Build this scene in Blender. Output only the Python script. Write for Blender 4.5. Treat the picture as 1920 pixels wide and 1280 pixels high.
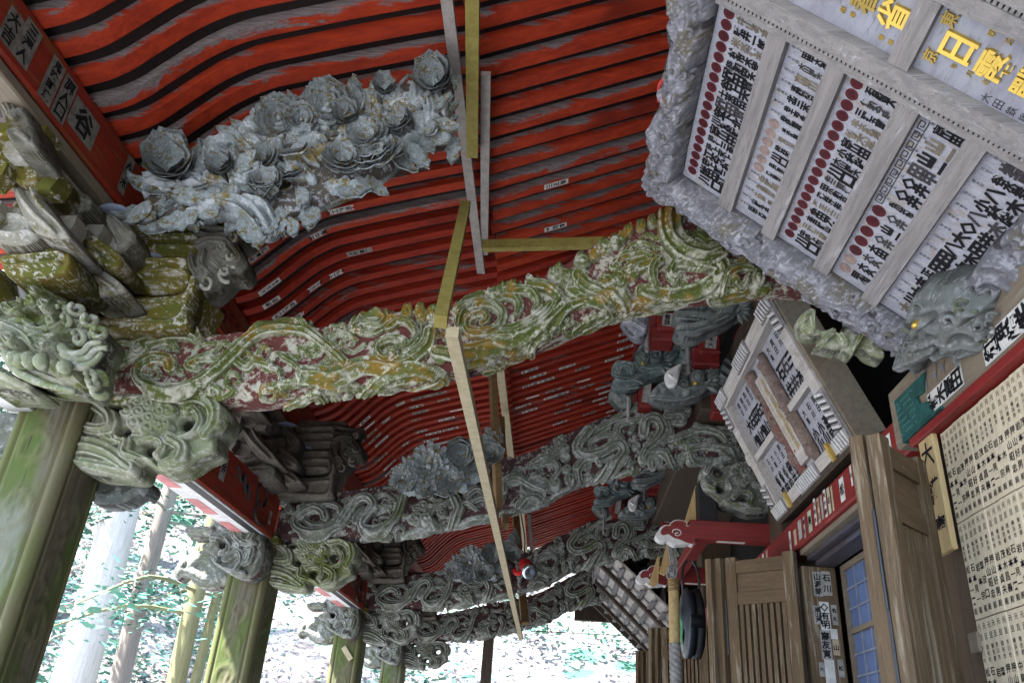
import bpy, math, random
import numpy as np
from mathutils import Vector, Matrix

for _o in list(bpy.data.objects):
    bpy.data.objects.remove(_o)
SC = bpy.context.scene
COL = SC.collection
rnd = random.Random(7)
rng = np.random.default_rng(7)

# ------------------------------------------------------------------ camera
FPX = 1493.0
EYE = np.array([0.0, 0.0, 1.6])
_d = np.array([1040 - 960, 1420 - 640, FPX]); _d /= np.linalg.norm(_d)
_z = np.array([1177 - 960, -2150 - 640, FPX]); _z -= _d * (_z @ _d); _z /= np.linalg.norm(_z)
RW = np.array([np.cross(_d, _z), _d, _z])          # rows: world axes seen in camera space (right, down, forward)
cam_d = bpy.data.cameras.new('camera'); cam = bpy.data.objects.new('camera', cam_d); COL.objects.link(cam)
cam_d.sensor_width = 36.0; cam_d.lens = FPX / 1920 * 36.0
cam_d.clip_start = 0.05; cam_d.clip_end = 600
_m = Matrix.Identity(4)
for _i in range(3):
    _m[_i][0] = RW[_i][0]; _m[_i][1] = -RW[_i][1]; _m[_i][2] = -RW[_i][2]; _m[_i][3] = EYE[_i]
cam.matrix_world = _m
SC.camera = cam

# ------------------------------------------------------------------ light
SUN_EL, SUN_AZ = math.radians(56), math.radians(205)     # azimuth of the sun measured from +X towards +Y
world = bpy.data.worlds.new('World'); SC.world = world; world.use_nodes = True
_nt = world.node_tree; _nt.nodes.clear()
_sky = _nt.nodes.new('ShaderNodeTexSky'); _sky.sky_type = 'NISHITA'; _sky.sun_disc = False
_sky.sun_elevation = SUN_EL; _sky.sun_rotation = math.radians(90) - SUN_AZ
_bg = _nt.nodes.new('ShaderNodeBackground'); _bg.inputs[1].default_value = 0.15
_wo = _nt.nodes.new('ShaderNodeOutputWorld')
_nt.links.new(_sky.outputs[0], _bg.inputs[0]); _nt.links.new(_bg.outputs[0], _wo.inputs[0])
sun_d = bpy.data.lights.new('sun', 'SUN'); sun_d.energy = 4.6; sun_d.angle = math.radians(0.6); sun_d.color = (1, .98, .95)
sun = bpy.data.objects.new('sun', sun_d); COL.objects.link(sun)
_sd = Vector((math.cos(SUN_EL) * math.cos(SUN_AZ), math.cos(SUN_EL) * math.sin(SUN_AZ), math.sin(SUN_EL)))
sun.rotation_euler = _sd.to_track_quat('Z', 'Y').to_euler()
SC.view_settings.view_transform = 'Standard'; SC.view_settings.look = 'None'
SC.view_settings.exposure = 3.0; SC.view_settings.gamma = 1.0
SC.view_settings.use_curve_mapping = False
SC.render.engine = 'CYCLES'
SC.cycles.use_denoising = True
SC.cycles.max_bounces = 8; SC.cycles.diffuse_bounces = 2; SC.cycles.glossy_bounces = 3

# ------------------------------------------------------------------ picture measurements -> places in the hall
def ray(px, py): return RW @ np.array([px - 960, py - 640, FPX])
def atY(px, py, Y): r = ray(px, py); return EYE + r * (Y / r[1])
def atX(px, py, X): r = ray(px, py); return EYE + r * (X / r[0])
def atZ(px, py, Z): r = ray(px, py); return EYE + r * ((Z - EYE[2]) / r[2])
def proj(P):
    c = (np.asarray(P, float) - EYE) @ RW
    return np.stack([960 + FPX * c[..., 0] / c[..., 2], 640 + FPX * c[..., 1] / c[..., 2]], -1)
def crop(x0, y0, s, pts): return [(x0 + a / s, y0 + b / s) for a, b in pts]

# ------------------------------------------------------------------ materials
MATS = {}
class NT:
    """small wrapper: build a procedural principled material"""
    def __init__(s, name, rough=.8, spec=.3, metal=0):
        m = bpy.data.materials.new(name); m.use_nodes = True; s.m = m; s.t = m.node_tree
        s.b = s.t.nodes['Principled BSDF']; s.b.inputs['Roughness'].default_value = rough
        s.b.inputs['Specular IOR Level'].default_value = spec; s.b.inputs['Metallic'].default_value = metal
        MATS[name] = m; s.co = None
    def n(s, typ, **kw):
        x = s.t.nodes.new(typ)
        for k, v in kw.items(): setattr(x, k, v)
        return x
    def put(s, inp, v):
        if hasattr(v, 'links'): s.t.links.new(v, inp)
        elif isinstance(v, tuple) and len(v) == 3 and inp.type == 'RGBA': inp.default_value = (*v, 1)
        else: inp.default_value = v
    def coords(s, scale=(1, 1, 1), kind='Object', jitter=True):
        tc = s.n('ShaderNodeTexCoord'); v = tc.outputs[kind]
        if jitter:
            oi = s.n('ShaderNodeObjectInfo'); mu = s.n('ShaderNodeVectorMath', operation='SCALE')
            cb = s.n('ShaderNodeCombineXYZ')
            for i in range(3): s.t.links.new(oi.outputs['Random'], cb.inputs[i])
            s.t.links.new(cb.outputs[0], mu.inputs[0]); mu.inputs['Scale'].default_value = 17.3
            ad = s.n('ShaderNodeVectorMath', operation='ADD')
            s.t.links.new(v, ad.inputs[0]); s.t.links.new(mu.outputs[0], ad.inputs[1]); v = ad.outputs[0]
        mp = s.n('ShaderNodeMapping'); mp.inputs['Scale'].default_value = scale
        s.t.links.new(v, mp.inputs['Vector']); return mp.outputs[0]
    def noise(s, scale, vec=None, detail=4, rough=.6, dist=0):
        x = s.n('ShaderNodeTexNoise'); x.inputs['Scale'].default_value = scale; x.inputs['Detail'].default_value = detail
        x.inputs['Roughness'].default_value = rough; x.inputs['Distortion'].default_value = dist
        if vec is not None: s.t.links.new(vec, x.inputs['Vector'])
        return x.outputs[0]
    def ramp(s, f, lo, hi):
        x = s.n('ShaderNodeMapRange'); x.clamp = True; x.interpolation_type = 'SMOOTHSTEP'
        s.put(x.inputs[0], f); s.put(x.inputs[1], lo); s.put(x.inputs[2], hi); return x.outputs[0]
    def math(s, op, a, b=0.0):
        x = s.n('ShaderNodeMath', operation=op); s.put(x.inputs[0], a); s.put(x.inputs[1], b); return x.outputs[0]
    def mix(s, f, a, b):
        x = s.n('ShaderNodeMix', data_type='RGBA'); s.put(x.inputs[0], f); s.put(x.inputs[6], a); s.put(x.inputs[7], b)
        return x.outputs[2]
    def attr(s, name):
        x = s.n('ShaderNodeAttribute'); x.attribute_name = name; return x.outputs['Fac']
    def col(s, c): s.put(s.b.inputs['Base Color'], c)
    def bump(s, h, strength=.3, dist=.01):
        x = s.n('ShaderNodeBump'); x.inputs['Strength'].default_value = strength; x.inputs['Distance'].default_value = dist
        s.put(x.inputs['Height'], h); s.t.links.new(x.outputs[0], s.b.inputs['Normal'])

def wood(name, c1, c2, c3=None, scale=(1, 12, 12), wear=None, wearlim=(.5, .62), rough=.75, bump=.35, sc=2.2, spec=.3):
    t = NT(name, rough, spec); v = t.coords(scale)
    n1 = t.noise(sc, v, 6, .65, .4); n2 = t.noise(sc * 5, v, 5, .7)
    c = t.mix(t.ramp(n1, .35, .68), c1, c2)
    if c3: c = t.mix(t.ramp(n2, .52, .75), c, c3)
    if wear:
        n3 = t.noise(sc * .9, v, 8, .72, .6)
        c = t.mix(t.ramp(n3, *wearlim), c, wear)
    t.col(c); t.bump(t.math('ADD', n2, n1), bump, .004); return t.m

AX = {'X': (1, 14, 14), 'Y': (14, 1, 14), 'Z': (14, 14, 1), 'L': (.32, 10, 10)}
def rafter_mat(name, r1, r2, r3, wear, k):
    t = NT(name, .72, .3); v = t.coords((.45, 9, 9)); n1 = t.noise(2.2, v, 6, .68, .5); n2 = t.noise(12, v, 5, .7); n3 = t.noise(1.6, t.coords((.7, 5, 5)), 7, .74, .8)
    c = t.mix(t.ramp(n1, .36, .66), r1, r2); c = t.mix(t.ramp(n2, .56, .76), c, r3)
    oi = t.n('ShaderNodeObjectInfo'); w = t.math('ADD', t.math('ADD', t.math('MULTIPLY', t.attr('rim'), k), n3), t.math('MULTIPLY', t.math('SUBTRACT', oi.outputs['Random'], .6), .26))
    c = t.mix(t.ramp(w, .70, .78), c, t.mix(t.ramp(n2, .4, .62), wear, tuple(x * .55 for x in wear)))
    c = t.mix(t.ramp(t.noise(.9, t.coords((1, 1, 1)), 3), .60, .74), c, tuple(x * .6 for x in r2))
    t.col(c); t.bump(t.math('ADD', n2, n1), .4, .004)
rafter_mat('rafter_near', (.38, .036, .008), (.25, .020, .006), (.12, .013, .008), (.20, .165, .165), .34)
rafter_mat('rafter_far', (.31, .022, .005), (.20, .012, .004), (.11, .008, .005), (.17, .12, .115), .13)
wood('roof_board', (.016, .006, .006), (.010, .006, .006), None, AX['Y'], None)
wood('purlin_red', (.26, .022, .007), (.17, .014, .007), (.13, .04, .015), AX['Y'], (.15, .085, .025), (.50, .66))
wood('white_paint', (.62, .62, .62), (.50, .49, .50), (.35, .32, .32), (6, 6, 6), (.40, .33, .30), (.60, .72))
wood('pale_board', (.50, .47, .47), (.42, .36, .34), (.30, .26, .24), AX['Y'], (.45, .25, .22), (.62, .75))
wood('green_board', (.16, .24, .19), (.12, .19, .15), None, AX['Y'])
wood('batten_new', (.42, .36, .24), (.34, .28, .17), (.30, .25, .16), (9, 9, 9), None)
wood('batten_moss', (.26, .22, .06), (.20, .16, .04), (.16, .10, .03), (7, 7, 7), None)
wood('batten_grey', (.33, .30, .28), (.25, .22, .20), (.2, .17, .15), (9, 9, 9), None)
wood('batten_brown', (.20, .13, .06), (.15, .09, .04), None, AX['Y'], None)
wood('grey_wood', (.27, .25, .25), (.19, .175, .175), (.11, .095, .095), AX['Y'], (.42, .42, .44), (.56, .70))
wood('grey_wood_x', (.28, .265, .26), (.20, .19, .19), (.12, .105, .105), AX['X'], (.42, .42, .44), (.56, .70))
wood('board_white', (.37, .375, .425), (.28, .285, .335), (.18, .175, .20), AX['X'], (.29, .25, .22), (.50, .66), bump=.4)
wood('title_board', (.33, .34, .39), (.25, .25, .30), (.17, .16, .19), (5, 2, 9), (.26, .20, .18), (.60, .74))
wood('door_wood', (.125, .083, .045), (.085, .056, .031), (.055, .036, .020), AX['Z'], (.235, .195, .14), (.50, .64))
wood('door_wood_h', (.125, .083, .045), (.085, .056, .031), (.055, .036, .020), (1.4, 1.4, 14), (.20, .16, .11), (.58, .74))
wood('dark_wood', (.060, .040, .026), (.036, .026, .020), None, AX['Z'])
wood('column_wood', (.075, .050, .030), (.05, .034, .022), None, AX['Z'])
wood('blue_beam', (.055, .050, .065), (.036, .030, .034), (.09, .05, .025), AX['Y'], (.08, .09, .14), (.52, .7), spec=.5, rough=.5)
wood('beam_brown', (.20, .165, .12), (.155, .125, .095), (.11, .085, .06), AX['Y'], (.24, .21, .18), (.58, .72))
wood('lintel_red', (.22, .016, .014), (.15, .012, .012), (.18, .012, .012), AX['Y'], (.20, .10, .09), (.62, .74), spec=.4, rough=.55)
wood('block_red', (.17, .012, .010), (.11, .009, .009), None, (5, 5, 5), (.18, .08, .07), (.62, .76), spec=.4, rough=.6)
wood('arm_red', (.20, .014, .014), (.13, .010, .010), (.10, .02, .018), AX['X'], (.17, .09, .07), (.60, .74), spec=.4, rough=.55)
wood('clean_board', (.62, .54, .40), (.55, .47, .33), (.50, .42, .28), AX['Z'], None, bump=.1)
wood('sign_board', (.50, .38, .20), (.42, .30, .14), None, AX['Z'], None, bump=.15)
wood('yellow_board', (.50, .36, .17), (.40, .26, .10), (.28, .17, .06), AX['Z'], None)
wood('pale_worn', (.46, .43, .40), (.36, .33, .31), (.20, .17, .15), AX['Y'], (.52, .50, .50), (.5, .66))
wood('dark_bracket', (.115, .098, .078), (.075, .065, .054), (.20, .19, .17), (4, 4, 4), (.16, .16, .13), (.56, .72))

def carved(name, low, cream, a, b, wa, wb, rim, fl=.50):
    """weathered paint on carving: 'relief' attribute = how far a point stands proud, 'rim' = worn arrises"""
    t = NT(name, .85, .22); v = t.coords((1, 1, 1))
    big = t.noise(3.1, v, 3, .55, .3); mid = t.noise(9, v, 6, .68, .5); fin = t.noise(42, v, 5, .7, .3)
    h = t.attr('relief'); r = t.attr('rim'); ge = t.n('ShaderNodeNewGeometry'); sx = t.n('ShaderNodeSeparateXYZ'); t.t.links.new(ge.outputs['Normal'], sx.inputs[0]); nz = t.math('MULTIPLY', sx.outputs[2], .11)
    flake = t.ramp(t.math('ADD', t.math('MULTIPLY', mid, .6), t.math('MULTIPLY', fin, .4)), fl, fl + .09)
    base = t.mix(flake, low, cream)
    up = t.mix(t.ramp(mid, .34, .52), cream, a)
    up = t.mix(t.math('MULTIPLY', t.ramp(t.math('ADD', nz, t.math('ADD', t.math('MULTIPLY', big, .75), t.math('MULTIPLY', fin, .25))), .5 - wa, .60 - wa), .92), up, a)
    up = t.mix(t.ramp(t.math('ADD', t.math('MULTIPLY', big, .5), t.math('MULTIPLY', mid, .5)), .53 - wb, .60 - wb), up, b)
    chip = t.ramp(t.math('ADD', t.math('MULTIPLY', fin, .45), t.math('MULTIPLY', t.noise(15, v, 5, .7, .6), .55)), .535, .585)
    up = t.mix(chip, up, cream)
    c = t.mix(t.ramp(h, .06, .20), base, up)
    c = t.mix(t.math('MULTIPLY', r, t.ramp(fin, .38, .55)), c, rim)
    t.col(c); t.bump(t.math('ADD', t.math('ADD', t.math('MULTIPLY', fin, .6), mid), t.noise(5, t.coords((3, 22, 22)), 5, .7)), .6, .007); return t.m
carved('carve_moss', (.10, .030, .026), (.38, .365, .30), (.075, .092, .020), (.185, .112, .016), .055, .025, (.50, .51, .42), .48)
carved('carve_grey', (.055, .025, .026), (.31, .315, .30), (.125, .133, .108), (.085, .10, .035), .03, -.02, (.44, .47, .44))
carved('carve_lav', (.05, .047, .055), (.30, .305, .345), (.17, .175, .205), (.12, .12, .12), .05, .0, (.44, .445, .49))
carved('carve_peony', (.08, .07, .06), (.42, .44, .48), (.22, .26, .265), (.17, .125, .03), .03, .018, (.50, .53, .57))  # dark low colour puts gap shade into the ground of the flower carvings
carved('carve_stone', (.06, .06, .045), (.36, .355, .30), (.19, .21, .13), (.11, .13, .035), .06, .01, (.44, .45, .39))
carved('carve_dark', (.045, .045, .045), (.20, .21, .20), (.12, .135, .135), (.085, .095, .085), .04, .0, (.26, .28, .28))
carved('carve_teal', (.045, .055, .055), (.24, .27, .27), (.10, .14, .145), (.09, .11, .105), .04, .0, (.26, .30, .30))
carved('bracket_paint', (.12, .085, .014), (.40, .385, .34), (.12, .095, .012), (.085, .09, .016), .16, .05, (.5, .5, .47))
carved('bracket_pale', (.09, .08, .05), (.36, .35, .33), (.22, .21, .17), (.12, .10, .02), .05, .0, (.5, .5, .47))
carved('dark_bracket2', (.05, .05, .035), (.24, .24, .22), (.12, .115, .08), (.10, .085, .02), .05, .0, (.4, .4, .38))
carved('carve_plaque_moss', (.05, .05, .045), (.22, .225, .235), (.13, .14, .135), (.10, .115, .05), .05, .01, (.32, .33, .33))
carved('carve_plaque', (.055, .05, .055), (.27, .27, .30), (.14, .14, .16), (.13, .115, .09), .05, .015, (.40, .40, .44))  # dark low colour paints crevice shade into the recesses of the plaque frame
def pillar_mat():
    t = NT('pillar_moss', .8, .25); v = t.coords((1, 1, .35)); f = t.coords((14, 14, 1.2))
    big = t.noise(3.5, v, 4, .6, .3); g = t.noise(3, f, 6, .7); fin = t.noise(60, t.coords(), 3, .6)
    c = t.mix(t.ramp(g, .35, .65), (.075, .062, .036), (.125, .112, .08))
    c = t.mix(t.ramp(big, .42, .60), c, (.068, .098, .022))
    c = t.mix(t.ramp(t.noise(2.2, v, 5, .65), .56, .66), c, (.15, .16, .12))
    c = t.mix(t.ramp(t.noise(5, t.coords((26, 26, .8)), 3, .5), .64, .72), c, (.045, .038, .025))
    c = t.mix(t.math('MULTIPLY', t.attr('rim'), .8), c, (.13, .12, .055))
    t.col(c); t.bump(t.math('ADD', g, fin), .35, .004)
pillar_mat()
def plain(name, c, rough=.7, spec=.3, metal=0, var=.25, sc=8):
    t = NT(name, rough, spec, metal); v = t.coords()
    n = t.noise(sc, v, 4, .6)
    t.col(t.mix(t.ramp(n, .35, .7), c, tuple(x * (1 - var) for x in c))); return t.m
plain('ink', (.014, .013, .016), .8, .15); plain('ink_faded', (.20, .17, .13), .85, var=.5, sc=30)
plain('ink_soft', (.055, .05, .055), .85, var=.4, sc=30)
plain('paper', (.60, .59, .57), .8, var=.2, sc=14); plain('paper_green', (.40, .45, .33), .8); plain('paper_tan', (.42, .34, .24), .8)
plain('paper_old', (.20, .195, .17), .85, var=.5, sc=24)
plain('paper_dark', (.34, .33, .31), .85, var=.4, sc=20)
plain('crest_red', (.095, .008, .014), .7); plain('crest_dark', (.03, .008, .012), .7); plain('crest_faded', (.30, .22, .20), .85, var=.4, sc=30)
plain('red_bright', (.55, .02, .02), .6); plain('red_accent', (.50, .06, .055), .7, var=.4, sc=20)
carved('carve_brown', (.05, .035, .03), (.20, .15, .13), (.15, .11, .095), (.17, .07, .06), .05, .0, (.28, .22, .19))
plain('gold', (.72, .50, .10), .38, .5, .7, .2); plain('gold_worn', (.45, .31, .07), .5, .5, .4, .4)
plain('bronze', (.060, .075, .095), .42, .5, .55, .3); plain('bronze_dark', (.012, .013, .016), .6)
plain('bronze_green', (.10, .34, .16), .6, var=.6, sc=20)
plain('iron', (.05, .052, .06), .5, .5, .6); plain('chrome', (.55, .6, .65), .15, .6, .9)
plain('straw', (.42, .31, .15), .85, var=.3, sc=40); plain('rope_grey', (.26, .25, .25), .9, var=.4, sc=40)
plain('slate_blue', (.20, .23, .31), .6, var=.3); plain('black_paint', (.014, .014, .016), .6)
plain('pink_paint', (.52, .20, .20), .7, var=.3); plain('yellow_paint', (.50, .40, .10), .7, var=.3)
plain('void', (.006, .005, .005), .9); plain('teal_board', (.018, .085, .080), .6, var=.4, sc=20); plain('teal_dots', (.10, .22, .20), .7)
plain('glow_blue', (.1, .5, .75), .4); plain('cable', (.04, .04, .045), .8)
plain('olive_batten', (.30, .26, .06), .8, var=.35)
def glass():
    t = NT('window_glass', .25, .5); n = t.noise(3, t.coords(), 3)
    t.col(t.mix(n, (.12, .18, .36), (.085, .13, .27)))
glass()
# ------------------------------------------------------------------ objects
def thing(name, label, cat, loc=(0, 0, 0), group=None):
    o = bpy.data.objects.new(name, None); o.empty_display_size = .1; COL.objects.link(o)
    o.location = loc; o['label'] = label; o['category'] = cat
    if group: o['group'] = group
    return o
def tag(o, label, cat, group=None):
    o['label'] = label; o['category'] = cat
    if group: o['group'] = group
    return o
def put(name, me, parent=None, label=None):
    o = bpy.data.objects.new(name, me); COL.objects.link(o)
    if parent is not None:
        o.parent = parent
        p = parent
        T = Matrix.Identity(4)
        while p is not None: T = Matrix.Translation(p.location) @ T; p = p.parent if p.parent and p.parent.type == 'EMPTY' else None
        if parent.type == 'EMPTY': o.matrix_parent_inverse = T.inverted()
    if label: o['label'] = label
    return o
def mesh(verts, faces, mats, mi=None, smooth=False, attrs=None):
    me = bpy.data.meshes.new('m'); me.from_pydata([tuple(v) for v in verts], [], [tuple(f) for f in faces])
    for m in (mats if isinstance(mats, (list, tuple)) else [mats]): me.materials.append(MATS[m])
    if mi is not None: me.polygons.foreach_set('material_index', np.asarray(mi, np.int32))
    if smooth: me.polygons.foreach_set('use_smooth', np.ones(len(me.polygons), bool))
    for k, a in (attrs or {}).items():
        at = me.attributes.new(k, 'FLOAT', 'POINT'); at.data.foreach_set('value', np.asarray(a, np.float32))
    me.update(); return me
def copy_tree(root, delta, label=None, group=None):
    r = root.copy(); COL.objects.link(r); r.location = Vector(root.location) + Vector(delta)
    if label: r['label'] = label
    if group: r['group'] = group
    for ch in root.children:
        c = ch.copy(); COL.objects.link(c); c.parent = r; c.matrix_parent_inverse = ch.matrix_parent_inverse.copy()
        for g in ch.children:
            d = g.copy(); COL.objects.link(d); d.parent = c; d.matrix_parent_inverse = g.matrix_parent_inverse.copy()
    return r

class MB:
    def __init__(s): s.v = []; s.f = []; s.m = []
    def add(s, vs, fs, mi=0):
        b = len(s.v); s.v += [tuple(map(float, v)) for v in vs]; s.f += [tuple(i + b for i in f) for f in fs]; s.m += [mi] * len(fs); return s
    def hexa(s, p, mi=0):   # p: 4 bottom, 4 top (same winding)
        return s.add(p, [(3, 2, 1, 0), (4, 5, 6, 7), (0, 1, 5, 4), (1, 2, 6, 5), (2, 3, 7, 6), (3, 0, 4, 7)], mi)
    def box(s, x0, x1, y0, y1, z0, z1, mi=0, bev=0.0):
        if bev <= 0:
            return s.hexa([(x0, y0, z0), (x1, y0, z0), (x1, y1, z0), (x0, y1, z0), (x0, y0, z1), (x1, y0, z1), (x1, y1, z1), (x0, y1, z1)], mi)
        b = bev; vs = []; idx = {}
        lim = ((x0, x1), (y0, y1), (z0, z1))
        for cx in (0, 1):
            for cy in (0, 1):
                for cz in (0, 1):
                    for ax in range(3):
                        p = []
                        for k, cc in enumerate((cx, cy, cz)):
                            e = lim[k][cc]; p.append(e if k == ax else e + (b if cc == 0 else -b))
                        idx[(cx, cy, cz, ax)] = len(vs); vs.append(p)
        fs = []
        for ax in range(3):
            for c in (0, 1):
                o = [k for k in range(3) if k != ax]; q = []
                for a, bb in ((0, 0), (1, 0), (1, 1), (0, 1)):
                    cc = [0, 0, 0]; cc[ax] = c; cc[o[0]] = a; cc[o[1]] = bb; q.append(idx[(*cc, ax)])
                fs.append(q)
        for ax in range(3):        # edges along ax
            o = [k for k in range(3) if k != ax]
            for a in (0, 1):
                for bb in (0, 1):
                    c0 = [0, 0, 0]; c0[o[0]] = a; c0[o[1]] = bb; c1 = list(c0); c1[ax] = 1
                    fs.append([idx[(*c0, o[0])], idx[(*c0, o[1])], idx[(*c1, o[1])], idx[(*c1, o[0])]])
        for cx in (0, 1):
            for cy in (0, 1):
                for cz in (0, 1): fs.append([idx[(cx, cy, cz, k)] for k in range(3)])
        return s.add(vs, fs, mi)
    def obox(s, c, ux, uy, uz, mi=0):   # oriented box: centre and three half vectors
        c, ux, uy, uz = map(lambda t: np.array(t, float), (c, ux, uy, uz))
        return s.hexa([c - ux - uy - uz, c + ux - uy - uz, c + ux + uy - uz, c - ux + uy - uz, c - ux - uy + uz, c + ux - uy + uz, c + ux + uy + uz, c - ux + uy + uz], mi)
    def prism(s, poly, f, mi=0):        # poly: list of 2D points; f(p, t) -> 3D for t in 0, 1
        n = len(poly); vs = [f(p, 0) for p in poly] + [f(p, 1) for p in poly]
        return s.add(vs, [tuple(range(n))[::-1], tuple(range(n, 2 * n))] + [(i, (i + 1) % n, (i + 1) % n + n, i + n) for i in range(n)], mi)
    def tube(s, pts, rad, n=8, mi=0, cap=True, flat=1.0):
        P = np.array(pts, float); R = np.broadcast_to(np.asarray(rad, float), (len(P),))
        T = np.gradient(P, axis=0); T /= np.linalg.norm(T, axis=1, keepdims=True) + 1e-9
        up = np.array([0, 0, 1.0]) if abs(T[0][2]) < .9 else np.array([0, 1.0, 0]); vs = []
        u = np.cross(T[0], up); u /= np.linalg.norm(u)
        for i in range(len(P)):
            u = u - T[i] * (u @ T[i]); u /= np.linalg.norm(u) + 1e-9; w = np.cross(T[i], u)
            for k in range(n):
                a = 2 * math.pi * k / n; vs.append(P[i] + R[i] * (u * math.cos(a) + flat * w * math.sin(a)))
        fs = [(i * n + k, i * n + (k + 1) % n, (i + 1) * n + (k + 1) % n, (i + 1) * n + k) for i in range(len(P) - 1) for k in range(n)]
        if cap: fs += [tuple(range(n))[::-1], tuple(range((len(P) - 1) * n, len(P) * n))]
        return s.add(vs, fs, mi)
    def lathe(s, prof, c, ax, n=24, mi=0):   # prof: (radius, height along ax)
        ax = np.array(ax, float); ax /= np.linalg.norm(ax); t = np.array([0, 0, 1.0]) if abs(ax[2]) < .9 else np.array([1.0, 0, 0])
        u = np.cross(ax, t); u /= np.linalg.norm(u); w = np.cross(ax, u); vs = []
        for r, h in prof:
            for k in range(n):
                a = 2 * math.pi * k / n; vs.append(np.array(c) + ax * h + r * (u * math.cos(a) + w * math.sin(a)))
        fs = [(i * n + k, i * n + (k + 1) % n, (i + 1) * n + (k + 1) % n, (i + 1) * n + k) for i in range(len(prof) - 1) for k in range(n)]
        return s.add(vs, fs, mi)
    def me(s, mats, smooth=False):
        cv = mats[0].startswith(('carve', 'bracket_p'))
        return mesh(s.v, s.f, mats, s.m, smooth, {'relief': np.full(len(s.v), .55)} if cv else None)
    def put(s, name, mats, parent=None, smooth=False, label=None): return put(name, s.me(mats, smooth), parent, label)

def spline(pts, n=8, closed=False):
    P = np.array(pts, float); m = len(P)
    if closed: Q = np.vstack([P[-1], P, P[0], P[1]]); seg = m
    else: Q = np.vstack([2 * P[0] - P[1], P, 2 * P[-1] - P[-2]]); seg = m - 1
    t = np.linspace(0, 1, n, endpoint=False)[:, None]; out = []
    for i in range(seg):
        a, b, c, d = Q[i], Q[i + 1], Q[i + 2], Q[i + 3]
        out.append(.5 * ((2 * b) + (c - a) * t + (2 * a - 5 * b + 4 * c - d) * t ** 2 + (3 * b - a - 3 * c + d) * t ** 3))
    if not closed: out.append(P[-1:])
    return np.vstack(out)
def seg_dist(X, P, closed=False):
    """distance of points X (n,2) to polyline P, with parameter 0..1 and nearest point"""
    A = P if closed else P[:-1]; B = np.roll(P, -1, 0) if closed else P[1:]
    D = B - A; L2 = (D ** 2).sum(1) + 1e-12
    best = np.full(len(X), 1e9); par = np.zeros(len(X)); near = np.zeros_like(X); m = len(A)
    for i in range(m):
        t = np.clip(((X - A[i]) @ D[i]) / L2[i], 0, 1); q = A[i] + t[:, None] * D[i]
        d = ((X - q) ** 2).sum(1); k = d < best
        best[k] = d[k]; par[k] = (i + t[k]) / m; near[k] = q[k]
    return np.sqrt(best), par, near
def relief(X, ribbons, blobs=(), base=None):
    """height (0..~1.2) and rim marks on points X (n,2). ribbon = (pts, width[, amp[, end width]]); blob = (x, y, r[, amp])"""
    n = len(X); h = np.zeros(n) if base is None else base.copy(); rim = np.zeros(n)
    order = 0
    for rb in ribbons:
        P = spline(rb[0], 6) if len(rb[0]) > 2 else np.array(rb[0], float)
        w = rb[1] / 2; amp = rb[2] if len(rb) > 2 else 1.0; ew = rb[3] if len(rb) > 3 else .72
        lo = P.min(0) - w * 1.1; hi = P.max(0) + w * 1.1
        k = np.where((X >= lo).all(1) & (X <= hi).all(1))[0]
        if not len(k): continue
        d, s, _ = seg_dist(X[k], P)
        ww = w * (1 - (1 - ew) * np.clip((s - .55) / .45, 0, 1))
        t = d / ww; ins = t < 1
        prof = np.sqrt(np.clip(1 - t ** 4, 0, 1)) * (.80 + .20 * np.cos(t * 7.2)) * amp + .05 * (order % 4)
        hh = np.where(ins, prof, 0); up = hh > h[k]
        rm = np.where(ins, np.exp(-((t - .84) / .07) ** 2) + .5 * np.exp(-((t - .0) / .08) ** 2), 0)
        kk = k[up]; h[kk] = hh[up]; rim[kk] = rm[up]; order += 1
    for bl in blobs:
        x, y, r = bl[:3]; amp = bl[3] if len(bl) > 3 else 1.0
        d = np.hypot(X[:, 0] - x, X[:, 1] - y) / r; ins = d < 1
        hh = np.where(ins, (np.sqrt(np.clip(1 - d ** 2, 0, 1)) * .85 + .15) * amp * (.86 + .14 * np.cos(d * 9)), 0); up = hh > h
        h[up] = hh[up]; rim[up] = np.exp(-((d[up] - .9) / .08) ** 2) * .5
    return h, np.clip(rim, 0, 1)
def inside(X, P):
    x, y = X[:, 0], X[:, 1]; c = np.zeros(len(X), bool); j = len(P) - 1
    for i in range(len(P)):
        xi, yi = P[i]; xj, yj = P[j]
        k = ((yi > y) != (yj > y)) & (x < (xj - xi) * (y - yi) / (yj - yi + 1e-12) + xi)
        c ^= k; j = i
    return c
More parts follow.
